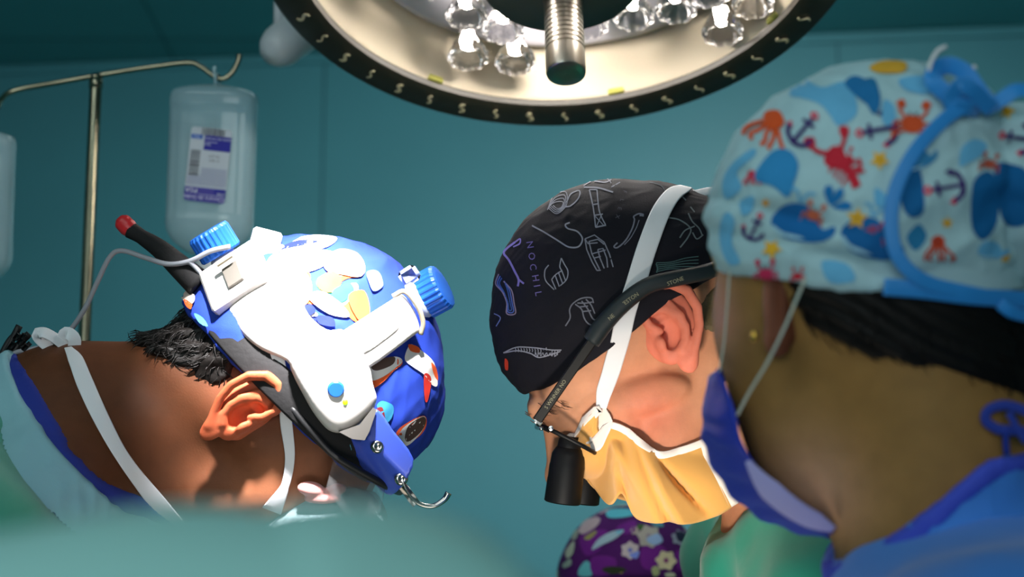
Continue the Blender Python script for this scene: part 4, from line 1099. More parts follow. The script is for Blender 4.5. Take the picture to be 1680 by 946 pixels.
# grey-brown side hair under the cap behind the ear
mb = MB()
hrB = ell((1180, 500, 0), (80, 52, 150), -28)
add_net(mb, lambda X: smax(skB(X) - 4, hrB(X), 8), (1060, 400, -200), (1300, 620, 200), 5, (92, 74, 44), tf=B.L, keep=lambda v: (skB(v.astype(np.float32)) > 1), disp=lambda v: 1.5 * np.sin(v[:, 0] * .5 + v[:, 1] * .7))
mb.build('hair', mat('short_grey_hair', (96, 82, 54), rough=0.6, bump=(500, 0.6, 0.001)), pb)
# cap
capB0 = blend([ell((1008, 486, 0), (205, 190, 173), -23), (ell((1090, 440, 0), (134, 132, 156)), 30), (ell((900, 560, 0), (82, 96, 112)), 36), (ell((1130, 420, 0), (110, 96, 120)), 20)], 26)
def capB(X): return smax(capB0(X), (X[..., 1] - (650 - .615 * (X[..., 0] - 850)) - 10 * np.sin((X[..., 0] - 850) / 52)) * .86, 5)
v, F = surfnet(capB, (770, 260, -200), (1290, 680, 200), 3.6)
v = v + grad(capB, v, 3) * (folds(v, 80, 4.0, dirs=[(.5, .85, 0), (.35, .9, .2), (.6, .7, -.3)], seed=14) + folds(v, 26, 1.4, dirs=[(.45, .9, 0)], seed=15))[:, None]
v = push_out(v, skB, (v[:, 1] - (650 - .615 * (v[:, 0] - 850)) - 10 * np.sin((v[:, 0] - 850) / 52)) * .86)
v, F = keep_faces(v, F, skB(v.astype(np.float32)) > -2)
mb = MB(); W = B.L(v); mb.add(W, F, (23, 22, 30)); bvhCB = bvh_of(W, F)
ZB = lambda *p: [(780 + x / 2.867, 270 + y / 2.867) for x, y in p]
IK, IP = (142, 142, 156), (136, 122, 196)
def ink(pts, w=1.6, c=IK, sp=True): line_px(mb, bvhCB, ZB(*pts), w, c, sp=sp)
# swirl, brush, probe, box, hand, octopus, comb, eye, bone and the cap's words
for k in range(4): ink([(340 + 6 * k, 215 - 9 * k), (370 + 4 * k, 150 + 9 * k), (425 - 4 * k, 130 + 16 * k), (430 - 8 * k, 190 + 4 * k), (385, 232 - 8 * k), (342 + 8 * k, 205 - 4 * k)], 1.4)
ink([(430, 180), (450, 140), (490, 125), (485, 160), (450, 195), (425, 200)], 2); ink([(510, 108), (580, 112), (648, 132)], 2.6); ink([(510, 100), (560, 75), (620, 70), (640, 90)], 1.6); ink([(620, 105), (690, 70)], 2.0); ink([(640, 108), (680, 85)], 1.6); ink([(560, 80), (610, 85), (640, 72)], 2)
ink([(536, 120), (552, 190), (560, 240), (566, 296)], 2); ink([(572, 120), (580, 200), (590, 240), (612, 284)], 2); ink([(536, 120), (572, 120)], 2); ink([(552, 190), (578, 186)], 2); ink([(560, 240), (600, 234)], 2); ink([(566, 296), (614, 286)], 2.4); ink([(560, 240), (606, 290)], 1.4); ink([(594, 236), (570, 292)], 1.4); ink([(552, 140), (566, 230)], 3.2, (110, 110, 126))
ink([(268, 288), (330, 322), (395, 362), (440, 388), (486, 386), (504, 350), (480, 316), (436, 302), (424, 284), (445, 274)], 2.4)
ink([(790, 236), (770, 232), (745, 245), (748, 262), (738, 300), (715, 345), (690, 375), (665, 392), (652, 386), (668, 368)], 2.4, (118, 118, 132)); ink([(770, 262), (756, 300), (730, 345), (700, 378)], 1.4, (118, 118, 132)); ink([(772, 238), (792, 240)], 4, (118, 118, 132))
for a in ([(516, 350), (560, 332), (606, 366)], [(516, 350), (524, 400), (550, 460), (572, 498)], [(606, 366), (630, 420), (648, 482)], [(572, 498), (590, 496)], [(534, 362), (576, 352), (606, 376)], [(534, 362), (548, 420), (584, 492)], [(516, 350), (530, 372), (575, 368)], [(576, 400), (600, 395), (618, 440), (622, 484)], [(576, 400), (586, 440), (606, 488)], [(548, 420), (612, 402)], [(556, 440), (590, 432)]): ink(a, 2.0, (128, 128, 142), sp=False)
for a in ([(346, 472), (328, 500), (332, 545), (372, 588)], [(405, 440), (420, 470), (436, 500), (430, 540), (400, 570)], [(360, 540), (380, 586)], [(376, 520), (396, 574)], [(392, 508), (412, 560)], [(408, 500), (425, 545)], [(360, 540), (376, 520), (392, 508), (410, 498)], [(405, 440), (398, 478), (408, 500)]): ink(a, 1.8)
for a in ([(424, 758), (446, 720), (444, 680), (462, 650), (500, 628), (545, 626), (556, 650)], [(470, 655), (500, 680), (512, 720), (530, 745), (560, 760)], [(500, 640), (530, 680), (550, 720), (572, 735)], [(520, 632), (545, 660), (562, 700)], [(480, 650), (520, 650), (550, 645)], [(490, 668), (530, 664)], [(505, 690), (545, 686)]): ink(a, 2.2, (112, 112, 124))
ink([(134, 884), (180, 862), (220, 856), (300, 862), (360, 870), (405, 870)], 2.0); ink([(134, 884), (200, 874), (260, 886), (300, 905), (360, 890), (400, 876)], 2.0)
for k in range(16): x = 190 + k * 13; ink([(x, 860 + k * .6), (x + 3, 872), (x + 1, 880 + (22 if k > 6 else 0) * math.sin(k))], 1.3, sp=False)
for k in range(6): ink([(285 + k * 17, 882), (292 + k * 17, 898), (300 + k * 17, 884)], 1.2)
ink([(188, 366), (150, 395), (136, 418), (160, 450), (186, 500), (205, 540), (202, 572)], 3.4, IP); ink([(205, 540), (230, 560)], 3, IP); ink([(188, 366), (212, 350), (210, 372), (180, 388)], 2.4, IP); ink([(136, 418), (122, 425)], 3, IP)
for k, c in ((0, (150, 130, 150)), (9, (90, 110, 180)), (18, (60, 90, 150))): ink([(112 + k * .8, 515 + k), (98 + k, 560), (130 + k * .4, 600), (150 + k * .3, 650), (150 + k * .5, 700 - k), (190 - k, 700 - k), (184 - k, 650), (172 - k, 590), (135 + k * .2, 548)], 2.0, c)
ink([(90, 700), (120, 720), (100, 760)], 1.6, (130, 140, 190)); ink([(70, 520), (74, 560)], 1.8, IP)
for ch, (x, y) in zip('NOCHIL', ((258, 378), (266, 432), (272, 482), (284, 534), (290, 570), (297, 606))): text_px(mb, bvhCB, ch, ZB((x, y))[0], 15.5, 80, (126, 112, 178))
for ch, (x, y) in zip('FLEX', ((702, 130), (688, 170), (678, 208), (668, 246))): text_px(mb, bvhCB, ch, ZB((x, y))[0], 9, 105, (92, 92, 104))
for a in ([(905, 250), (960, 262), (1010, 300), (1000, 340), (962, 390)], [(1000, 230), (1020, 270), (1050, 300), (1066, 336)], [(960, 345), (985, 310), (1030, 290)], [(1010, 200), (1030, 225)], [(1020, 320), (1040, 350), (1070, 330)], [(970, 150), (990, 170)], [(1075, 250), (1090, 290)], [(1100, 250), (1125, 262)]): ink(a, 2.2, (104, 112, 116))
for k in range(5): ink([(850 + k * 2, 462 + k * 10), (920, 458 + k * 8), (985, 440 + k * 13), (1048, 432 + k * 16)], 1.6, (84, 110, 110))
ink([(850, 465), (856, 490), (852, 508)], 2, (84, 110, 110)); ink([(820, 85), (870, 100), (895, 130)], 1.2, (70, 80, 90))
print_px(mb, bvhCB, [(829, 588), (834, 592), (834, 606), (829, 604)], (200, 60, 40), step=3)
nn = grad(capB0, v, 2)
for i in RNG.choice(len(v), 40):                       # the print goes on round the far side
    if v[i][2] > 40: scatter_print(mb, bvhCB, W[i], B.dirw(nn[i]), .014, [([(-1, 0), (-.2, .18), (1, .1), (1, -.1), (-.2, -.18)], IK), ([(.2, -.6), (.4, 0), (.2, .6), (.05, 0)], IK)], RNG.random() * 6)
mb.build('surgical_cap', m_cloth, pb)
# orange mask: pleated sheet stretched from the near cheek over the nose to the far cheek
m_mask = mat('orange_mask_cloth', (250, 182, 92), rough=0.75, weave=('X', 14, 0.5, 0.0006, 0.0, 1, 0.16), sss=0.0, sheen=0.2)
m_edge = mat('mask_binding', (240, 226, 218), rough=0.75, bump=(500, 0.3, 0.0005))
cols = [((1163, 722), (1212, 819), -104), ((1122, 737), (1178, 846), -122), ((1084, 746), (1140, 858), -128), ((1056, 730), (1100, 857), -126), ((1030, 708), (1046, 852), -114), ((1008, 688), (1020, 808), -98),
        ((992, 672), (1000, 827), -74), ((978, 690), (976, 801), -40), ((962, 718), (957, 772), 0), ((976, 700), (975, 800), 46), ((1010, 700), (1030, 822), 86), ((1100, 745), (1140, 850), 118), ((1170, 735), (1215, 820), 100)]
TOPc = spline([(*B.inv(B.PX(a[0], a[1], w)),) for a, b, w in cols], 7); BOTc = spline([(*B.inv(B.PX(b[0], b[1], w)),) for a, b, w in cols], 7)
nS = len(TOPc); nT = 26; V = []; UVm = []
for i in range(nS):
    for j in range(nT):
        t = j / (nT - 1); p = TOPc[i] * (1 - t) + BOTc[i] * t; wm = p[2]
        near = -np.array([0, 0, 1.0]) if wm < 0 else np.array([0, 0, 1.0])
        bulge = math.sin(math.pi * t) * 16 * min(1, abs(wm) / 60)
        si = i / 7.0
        fold = 7 * math.sin(si * 2.4 + t * 1.2) * t + 9 * math.exp(-((si - 3.5 + .5 * t) / .22) ** 2) * -t * 2.2 + 6 * math.exp(-((si - 2.7 - .5 * t) / .35) ** 2) * t - 15 * math.exp(-((si - 1.75 + 1.1 * (t - .5)) / .20) ** 2) * math.sin(math.pi * t) + 5 * math.sin(t * 9 + si * .8) * math.exp(-((si - 5.4) / 1.2) ** 2)
        V.append(p + near * (bulge + 1.7 * fold * min(1, abs(wm) / 50))); UVm.append((si * 3.0 + t * .8, t * 4))
F = [[i * nT + j, (i + 1) * nT + j, (i + 1) * nT + j + 1, i * nT + j + 1] for i in range(nS - 1) for j in range(nT - 1)]
V = np.array(V)
for _ in range(4):
    d_ = skB3(V.astype(np.float32)); V = V + grad(skB3, V, 2) * np.maximum(0, 7 - d_)[:, None]
WM = B.L(V); mb = MB(); mb.add(WM, F, (244, 176, 84), 0, UVm); mk = mb.build('face_mask', m_mask, pb, solid=.0012); bvhM = bvh_of(WM, F)
def edge_strip(name, line, inner, wid):
    q = WM[line]; n_ = []
    for k in range(len(line)):
        a = q[min(k + 1, len(q) - 1)] - q[max(k - 1, 0)]; b_ = WM[inner[k]] - q[k]; nr_ = np.cross(a, b_); nr_ /= np.linalg.norm(nr_)
        cen = B.L(1080, 720, 0); nr_ = nr_ if nr_ @ (q[k] - cen) > 0 else -nr_; n_.append(nr_)
    mb = MB(); ribbon(mb, q, n_, wid, .0016); return mb.build(name, m_edge, mk)
edge_strip('mask_binding', [i * nT for i in range(nS)], [i * nT + 2 for i in range(nS)], .0055)
edge_strip('mask_binding', [2 * nT + j for j in range(nT)], [4 * nT + j for j in range(nT)], .0085)
mb = MB(); v2, F, Bd = cdt(smooth_poly([(987, 664), (1005, 690), (996, 716), (985, 737), (971, 738), (967, 714), (976, 686)], 3), 4)
slab(mb, v2, F, Bd, lambda p: B.PX(p[0], p[1], -122 + (1000 - p[0]) * .6), lambda p: B.PX(p[0], p[1], -119 + (1000 - p[0]) * .6), (1, 1, 1)); mb.build('mask_lining', m_edge, mk)
mb = MB(); strap_px(mb, [bvhB, bvhCB], [(1124, 311), (1104, 322), (1083, 352), (1062, 405), (1046, 455), (1030, 500), (1018, 550), (1004, 600), (992, 640), (987, 668)], [24, 30, 32, 33, 33, 32, 32, 31, 27, 18], 1.4, lift=.0022, th=.0012); mb.build('mask_tie', m_tie, mk)
mb = MB(); q = spline([B.PX(1118, 312, -60), B.PX(1140, 318, -40), B.PX(1170, 313, -10), B.PX(1205, 318, 30), B.PX(1240, 350, 60)], 6); ribbon(mb, q, [B.dirw((0, -.5, -.85))] * len(q), .0072, .0016); mb.build('mask_tie', m_tie, mk)

# ---------------------------------------------------------------- loupes
m_loupe = mat('loupe_black', (12, 12, 14), rough=0.5, spec=0.3)
m_rubber = mat('temple_rubber', (24, 34, 38), rough=0.55)
m_gold = mat('faded_print', (150, 146, 120), rough=0.7)
m_silv = mat('hinge_metal', (190, 190, 190), rough=0.25, metal=1.0)
m_glass = mat('loupe_glass', (235, 240, 240), rough=0.03, trans=1.0, ior=1.4, alpha=0.35)
lp = thing('loupes', "black surgical loupes worn on the centre surgeon's face, barrels pointing down", 'magnifying glasses', tuple(B.L(935, 820, 0)))
for sg in (-1, 1):
    def BP(x, y, w):
        p = B.inv(B.PX(x, y, w)); return B.L(p[0], p[1], p[2] if sg < 0 else -p[2])
    mb = MB(); q = spline([BP(1200, 432, -150), BP(1150, 448, -176), BP(1100, 458, -188), BP(1060, 470, -190), BP(1020, 500, -186), BP(990, 532, -180), BP(970, 560, -176)], 6)
    tubes(mb, q, np.interp(np.linspace(0, 1, len(q)), [0, .5, .9, 1], [12, 13, 15, 14]) * B.s, seg=18); mb.build('temple_sleeve', m_rubber, lp)
    mb = MB(); a, b_ = BP(974, 556, -176), BP(881, 690, -150); c = (a + b_) / 2; e = (b_ - a) / 2; n_ = B.dirw((0, 0, -1)); n_ = n_ - e * (n_ @ e) / (e @ e); n_ /= np.linalg.norm(n_); sd = np.cross(n_, e / np.linalg.norm(e))
    boxw(mb, c, e, sd * .0036, n_ * .0016, bev=.5); arm = mb.build('temple_arm', m_loupe, lp, smooth=False)
    if sg < 0:
        mb = MB(); ex = -e / np.linalg.norm(e); ey = -np.cross(ex, -n_)
        ey = np.cross(n_, ex); text_plane(mb, 'S WINNER NO', b_ + ex * .024 + n_ * .0019, ex, ey, .0038, (180, 180, 180)); mb.build('printed_text', m_gold, arm, smooth=False)
        mb = MB(); bs = bvh_of(*(lambda M: (np.vstack(M.v), M.f))(tubes(MB(), q, 15 * B.s, seg=18)))
        for s_, cx, cy, an in (("'ESTON", 1035, 490, -35), ('NE', 1003, 520, -42), ('STONE', 1108, 461, -20)): text_px(mb, bs, s_, (cx, cy), 9, an, (150, 146, 120), lift=.0003)
        if mb.v: mb.build('printed_text', m_gold, lp.children[0] if False else arm, smooth=False)
    mb = MB(); boxw(mb, BP(884, 692, -140), B.dirw((.6, .5, 0)) * .003, B.dirw((-.5, .6, 0)) * .0022, B.dirw((0, 0, 1)) * .006, bev=.3)
    for k in (0, 1): lathe(mb, BP(880 + 24 * k, 690 + 12 * k, -150), B.dirw((0, 0, -1)) * 1.0, [(.0018, -.001), (.0018, .001), (0, .0014)], 12)
    mb.build('hinge', m_silv, lp, smooth=False)
# front: two lens frames seen edge-on, a brow bar and a bridge
e1 = np.array([.89, .45, 0]); fr0 = np.array([884, 694, 0.])
for sg in (-1, 1):
    loop = []
    for t in np.linspace(0, 2 * math.pi, 41): 
        x = 52 + 50 * math.copysign(abs(math.cos(t)) ** .7, math.cos(t)); w = sg * (76 + 62 * math.copysign(abs(math.sin(t)) ** .7, math.sin(t)))
        loop.append(B.L(fr0 + e1 * x + np.array([.022, .068, .997]) * w + np.array([-.45, .89, 0]) * 3 * math.cos(w / 90.)))
    mb = MB(); tubes(mb, np.array(loop), 3.6 * B.s, seg=8, cap=False); mb.build('lens_frame', m_loupe, lp)
    mb = MB(); cen = np.mean(loop[:-1], 0); V = [cen] + loop[:-1]; mb.add(V, [[0, 1 + k, 1 + (k + 1) % 40] for k in range(40)]); mb.build('lens', m_glass, lp, solid=.001)
    ax = np.array([-.13, .98, 0]); ax /= np.linalg.norm(ax); o = B.L(936 + (16 + 18 * sg), 716 + 8 + 8 * sg, sg * 72)
    mb = MB(); s_ = B.s
    lathe(mb, o, B.dirw(ax), [(14 * s_, -6 * s_), (19 * s_, 0), (20 * s_, 12 * s_), (22 * s_, 14 * s_), (27 * s_, 24 * s_), (28 * s_, 40 * s_), (28.5 * s_, 41 * s_), (28.5 * s_, 62 * s_), (29 * s_, 64 * s_), (29.5 * s_, 100 * s_), (27 * s_, 102 * s_), (24 * s_, 102 * s_), (23 * s_, 94 * s_), (0, 93 * s_)], 40)
    mb.build('loupe_barrel', m_loupe, lp, sharp=40)
mb = MB(); tubes(mb, spline([B.L(*(fr0 + [2, -2, -150])), B.L(*(fr0 + [0, 2, -80])), B.L(*(fr0 + [-4, 6, 0])), B.L(*(fr0 + [0, 2, 80])), B.L(*(fr0 + [2, -2, 150]))], 6), 3.4 * B.s, seg=10); mb.build('brow_bar', m_silv, lp)

# ================================================================ RIGHT PERSON (nearest the camera, back three-quarter)
Cf = Frame(1.07)
pc = thing('person', 'person in a sea-creature print cap, blue mask and blue gown, back turned at right', 'person', tuple(Cf.L(1600, 900, 0) * [1, 1, 0]))
skC = blend([ell((1430, 370, 0), (236, 238, 212)), (ell((1315, 520, 70), (138, 190, 165)), 60), (ell((1335, 690, 50), (112, 130, 130)), 60), (ell((1350, 780, 50), (74, 74, 86)), 50),
             (cone((1490, 540, 0), (1560, 920, 0), 190, 176), 60), (cone((1600, 1030, -40), (1570, 1130, -380), 170, 140), 90), (cone((1600, 1030, 40), (1660, 1130, 460), 170, 150), 80), (cone((1590, 960, 40), (1660, 1150, 60), 180, 230), 80)], 50)
mbC = MB()
cC = shade((150, 112, 62), ((1330, 800, -60), 90, (196, 150, 118)), ((1200, 520, 20), 60, (190, 134, 112)))  # the lighter chin and cheek patches put the light there into the colour
WCc, FC, _ = add_net(mbC, skC, (1120, 100, -640), (1900, 1300, 700), 8.5, cC, tf=Cf.L)
bvhC = bvh_of(WCc, FC)
hC, _n = hit(bvhC, 1268, 510); wC = float(Cf.inv(hC)[2])
earf = blend([ell((1262, 490, wC - 6), (23, 84, 26)), (ell((1262, 556, wC - 8), (21, 26, 16)), 14), (ell((1290, 500, wC + 6), (24, 60, 20)), 16)], 14)
earc = ell((1252, 500, wC - 34), (11, 52, 14))
def earCf(X): return smax(earf(X), -earc(X), 8)
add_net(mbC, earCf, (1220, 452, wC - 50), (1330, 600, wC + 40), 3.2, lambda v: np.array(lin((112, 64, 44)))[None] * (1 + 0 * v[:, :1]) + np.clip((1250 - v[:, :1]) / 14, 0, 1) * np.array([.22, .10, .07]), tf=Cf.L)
nbC = Cf.L(1640, 1220, -70)
bodyf, lo_, hi_ = lower_body(pc, nbC, nbC + np.array([.10, -.02, -.42]), [(nbC + [.16, -.11, 0]) * [1, 1, 0], (nbC + [.10, .12, 0]) * [1, 1, 0]], (.20, 1, 0),
    [(nbC + [-.05, -.20, -.28], nbC + [-.20, .02, -.38]), (nbC + [.04, .16, -.28], nbC + [-.15, .10, -.36])], m_gownB,
    lambda X: -np.ones(X.shape[:-1], np.float32), None, seed=21, shw=.12, shr=.06, chest=.11, dz=.01)
add_net(mbC, bodyf, lo_, hi_, .016, (150, 112, 62))
mbC.build('body', m_skin, pc)
mb = MB()                                               # upper gown with its standing collar
def clC(X):
    a = (X[..., 0] * -.66 - X[..., 1] * .75) + (1340 * .66 + 946 * .75); b_ = 735 - X[..., 1] - .04 * (X[..., 0] - 1600)
    return smax(a, b_, 30)
def gC(X): return smax(skC(X) - 16, clC(X), 5)
add_net(mb, gC, (1120, 640, -660), (1920, 1300, 720), 8.5, (34, 92, 184), tf=Cf.L, disp=lambda v: folds(v, 120, 9, seed=31) + folds(v, 50, 4, dirs=[(.7, -.7, 0), (.5, -.8, .3)], seed=32), keep=lambda v: skC(v.astype(np.float32)) > 4)
mb.build('gown_yoke', m_gownB, pc)
mb = MB(); mcol = mat('violet_collar', (60, 80, 200), rough=0.8)
add_net(mb, lambda X: smax(smax(skC(X) - 21, clC(X) - 2, 4), -(clC(X) + 26), 4), (1120, 640, -660), (1920, 1300, 720), 8, (60, 80, 200), tf=Cf.L, disp=lambda v: folds(v, 80, 4, seed=33), keep=lambda v: skC(v.astype(np.float32)) > 8)
mb.build('gown_collar', mcol, pc)
# hair: swept back and down to the nape
hrC = blend([ell((1570, 480, 0), (235, 188, 260), 10), ell((1435, 482, -60), (176, 116, 220), 18)], 40)
mb = MB(); 
def hfC(X): return smax(smax(skC(X) - 13, hrC(X), 24), 452 + .07 * (X[..., 0] - 1168) - X[..., 1], 4)
v, F = surfnet(hfC, (1180, 300, -320), (1800, 740, 320), 6); v = v + grad(hfC, v, 4) * (2.4 * np.sin(v[:, 1] * .25 - v[:, 0] * .12 + 2 * np.sin(v[:, 0] * .02)))[:, None]
v, F = keep_faces(v, F, skC(v.astype(np.float32)) > 1); mb.add(Cf.L(v), F)
nv = grad(hfC, v, 4)
for i in RNG.choice(len(v), 500):
    p = v[i]; n = nv[i]
    if p[2] > 60 or p[1] < 485: continue
    d0 = np.array([.5, .75, 0]) + RNG.normal(size=3) * .25; d0 -= n * (d0 @ n); d0 /= np.linalg.norm(d0) + 1e-6; L_ = RNG.uniform(20, 55)
    q = [p - n, p + n * 2 + d0 * L_ * .35, p + n * 2.5 + d0 * L_ * .7, p + n * .5 + d0 * L_]; tubes(mb, Cf.L(np.array(q)), np.array([.8, 1.1, .9, .3]) * Cf.s, seg=4, cap=False)
mb.build('hair', mat('soft_black_hair', (12, 11, 10), rough=0.6, spec=0.25), pc)
# cap with a gathered bun pouch
capC0 = blend([ell((1428, 358, 0), (256, 252, 230)), (ell((1300, 360, 40), (128, 150, 170)), 40), (ell((1500, 300, 0), (190, 190, 200)), 40)], 30)
pouch = ell((1650, 322, -10), (172, 152, 170))
def capC(X): return smax(capC0(X), (X[..., 1] - (448 + .07 * (X[..., 0] - 1168)) + .05 * X[..., 2]) * .99, 6)
def pch(X): return smax(pouch(X), (X[..., 1] - (462 + .10 * (X[..., 0] - 1500))), 8)
def wr(v):
    d = folds(v, 110, 8, dirs=[(.35, .9, 0), (.2, 1, .2), (.5, .8, -.3)], seed=41) + folds(v, 42, 3, seed=42)
    band = np.exp(-((v[:, 1] - (400 + .26 * (v[:, 0] - 1240))) / 15) ** 2) * 7 + np.exp(-((v[:, 1] - (350 + .34 * (v[:, 0] - 1240))) / 12) ** 2) * 5
    return 1.7 * d - band
def wp(v):
    ang = np.arctan2(v[:, 1] - 300, v[:, 0] - 1470); return 9 * np.abs(np.sin(ang * 9 + np.sin(v[:, 2] / 40))) - 5 + folds(v, 60, 4, seed=44)
v1, F1 = surfnet(capC, (1130, 60, -290), (1760, 520, 290), 4.6); v1 = v1 + grad(capC, v1, 4) * wr(v1)[:, None]; v1 = push_out(v1, skC, (v1[:, 1] - (448 + .07 * (v1[:, 0] - 1168)) + .05 * v1[:, 2])); v1, F1 = keep_faces(v1, F1, skC(v1.astype(np.float32)) > -3)
v3, F3 = surfnet(pch, (1470, 150, -200), (1840, 520, 190), 4.6); v3 = v3 + grad(pch, v3, 4) * wp(v3)[:, None]
CC = (176, 212, 220)
mb = MB(); W1 = Cf.L(v1); W3 = Cf.L(v3); mb.add(W1, F1, CC); mb.add(W3, F3, CC); bvhCC = bvh_of(np.vstack([W1, W3]), [list(f) for f in F1] + [[i + len(W1) for i in f] for f in F3])
cc_mb = mb
S_, N_ = (30, 122, 190), (64, 44, 110); LB, RD, ORG, YL, PK = (108, 184, 226), (206, 44, 62), (232, 92, 44), (238, 182, 52), (232, 70, 96)
ZC = lambda pts: [(1140 + x * .4438, 60 + y * .444) for x, y in pts]; ZD = lambda pts: [(1400 + x * .4437, 60 + y * .444) for x, y in pts]
_lay = [0]
def pr(pts, c, sm=True): _lay[0] += 1; print_px(cc_mb, bvhCC, pts, c, step=6, lift=.0005 + .00006 * (_lay[0] % 12), smooth=sm)
def ln_(pts, w, c): _lay[0] += 1; line_px(cc_mb, bvhCC, pts, w, c, lift=.0006 + .00006 * (_lay[0] % 12), n=8)
def motif(kind, x, y, s, a, c1=None, c2=None):
    ca, sa = math.cos(math.radians(a)), math.sin(math.radians(a)); T = lambda pts: [(x + s * (p[0] * ca - p[1] * sa), y + s * (p[0] * sa + p[1] * ca)) for p in pts]
    if kind == 'anchor':
        ln_(T([(0, -.75), (0, -.2), (0, .35), (0, .85)]), s * .20, N_); ln_(T([(-.38, -.38), (0, -.38), (.38, -.38)]), s * .18, N_)
        ln_(T([(-.75, .30), (-.55, .72), (0, .92), (.55, .72), (.75, .30)]), s * .24, N_); pr(T([(-.95, .42), (-.78, .08), (-.5, .40)]), PK, False); pr(T([(.95, .42), (.78, .08), (.5, .40)]), N_, False)
        ln_(T([(0, -.72), (.18, -.88), (0, -1.04), (-.18, -.88), (0, -.72)]), s * .12, PK)
    if kind == 'star':
        pr(T([((1.0 if k % 2 == 0 else .48) * math.sin(math.pi * k / 5), -(1.0 if k % 2 == 0 else .48) * math.cos(math.pi * k / 5)) for k in range(10)]), c1 or YL, False)
        pr(T([(.2 * math.cos(t), .2 * math.sin(t)) for t in np.linspace(0, 5.2, 6)]), c2 or (206, 150, 60))
    if kind == 'whale':
        pr(T([(-1, .15), (-.7, -.5), (0, -.72), (.6, -.4), (.85, .05), (1.25, -.15), (1.3, .15), (.95, .45), (.3, .62), (-.5, .6)]), c1 or S_)
        pr(T([(-.9, .25), (-.5, .42), (0, .45), (.3, .5), (-.3, .58), (-.75, .48)]), (170, 214, 232))
        if s > 30: ln_(T([(-.15, -.78), (-.3, -1.1), (-.55, -1.15)]), s * .10, LB); ln_(T([(-.1, -.78), (.1, -1.1), (.35, -1.12)]), s * .10, LB)
    if kind == 'crab':
        c = c1 or RD; pr(T([(-.5, -.1), (-.25, -.38), (.3, -.36), (.52, 0), (.25, .36), (-.3, .34)]), c)
        for k in (-1, 1):
            for j in range(3): ln_(T([(k * .35, -.1 + j * .2), (k * .75, -.05 + j * .28), (k * .9, .2 + j * .28)]), s * .13, c)
            ln_(T([(k * .3, -.25), (k * .62, -.62), (k * .5, -.85)]), s * .15, c); pr(T([(k * .35, -.8), (k * .5, -1.12), (k * .8, -.95), (k * .62, -.72)]), c); pr(T([(k * .14 - .06, -.45), (k * .14, -.58), (k * .14 + .06, -.45), (k * .14, -.36)]), (40, 30, 40))
    if kind == 'octopus':
        c = c1 or ORG; pr(T([(-.4, 0), (-.5, -.5), (0, -.85), (.5, -.5), (.4, 0), (0, .15)]), c)
        for k in range(5): a0 = -.9 + k * .45; ln_(T([(a0 * .45, 0), (a0 * .9, .42), (a0 * 1.2 + .12 * (-1) ** k, .78), (a0 * 1.0, 1.0)]), s * .20, c)
        pr(T([(-.2, -.35), (-.08, -.48), (.02, -.32), (-.1, -.22)]), (60, 30, 60))
    if kind == 'lobster':
        c = c1 or RD; ln_(T([(-.2, 0), (.3, .1), (.7, .3), (1.1, .75)]), s * .34, c); pr(T([(-.3, -.35), (.1, -.5), (.45, -.05), (.1, .35), (-.35, .2)]), c)
        ln_(T([(-.25, -.15), (-.7, -.1), (-1.0, -.25)]), s * .18, c); pr(T([(-1.3, -.4), (-.95, -.5), (-.85, -.15), (-1.2, -.12)]), c); ln_(T([(.1, -.4), (.1, -.85), (-.05, -1.0)]), s * .16, c); pr(T([(-.2, -1.2), (.12, -1.28), (.2, -.95), (-.08, -.9)]), c)
        for k in range(4): ln_(T([(.1 + .2 * k, .1 + .08 * k), (-.05 + .2 * k, .55 + .1 * k)]), s * .09, c); ln_(T([(.3 + .2 * k, 0 + .08 * k), (.6 + .2 * k, -.3 + .12 * k)]), s * .09, c)
        ln_(T([(.9, -.25), (1.0, .05), (.85, .25)]), s * .14, c)
    if kind == 'drops':
        for k in (-35, 5, 55): 
            r_ = math.radians(k); pr(T([(.1 * math.sin(r_), -.1 * math.cos(r_)), (.75 * math.sin(r_) - .22 * math.cos(r_), -.75 * math.cos(r_) - .22 * math.sin(r_)), (1.05 * math.sin(r_), -1.05 * math.cos(r_)), (.75 * math.sin(r_) + .22 * math.cos(r_), -.75 * math.cos(r_) + .22 * math.sin(r_))]), c1 or S_)
# pale blue cloud shapes
for pts in (ZC([(350, 215), (400, 160), (470, 190), (560, 170), (600, 250), (590, 300), (530, 330), (500, 290), (460, 250), (400, 230)]), ZC([(140, 470), (215, 415), (225, 440), (160, 500), (175, 560), (120, 600), (105, 540)]), ZC([(95, 700), (120, 650), (150, 680), (140, 760), (170, 830), (130, 840), (100, 780)]),
            ZC([(470, 830), (560, 840), (590, 900), (500, 905)]), ZC([(170, 610), (220, 590), (215, 640), (180, 660)]), ZD([(170, 160), (260, 150), (330, 190), (270, 215), (190, 200)]), ZD([(395, 420), (440, 380), (490, 400), (470, 440), (420, 470), (390, 480)]), ZD([(110, 240), (150, 260), (150, 330), (110, 320)]), ZD([(80, 560), (120, 590), (110, 630), (80, 620)])): pr(pts, LB)
motif('octopus', 1265, 208, 34, 30); motif('anchor', 1320, 212, 30, 40); motif('anchor', 1440, 214, 34, -100); motif('lobster', 1370, 262, 44, 18)
pr(ZC([(235, 490), (290, 425), (350, 420), (385, 470), (370, 540), (345, 590), (290, 555), (230, 530)]), (52, 144, 204)); pr(ZC([(555, 175), (600, 150), (676, 200), (676, 280), (630, 250), (590, 220)]), (36, 120, 180))
motif('drops', 1362, 340, 34, 30); motif('whale', 1312, 366, 46, 12, (24, 108, 176)); motif('whale', 1425, 390, 46, 20, (24, 104, 170)); motif('star', 1406, 358, 19, 8); motif('star', 1268, 408, 18, 30); motif('star', 1257, 332, 8, 0, (240, 170, 60))
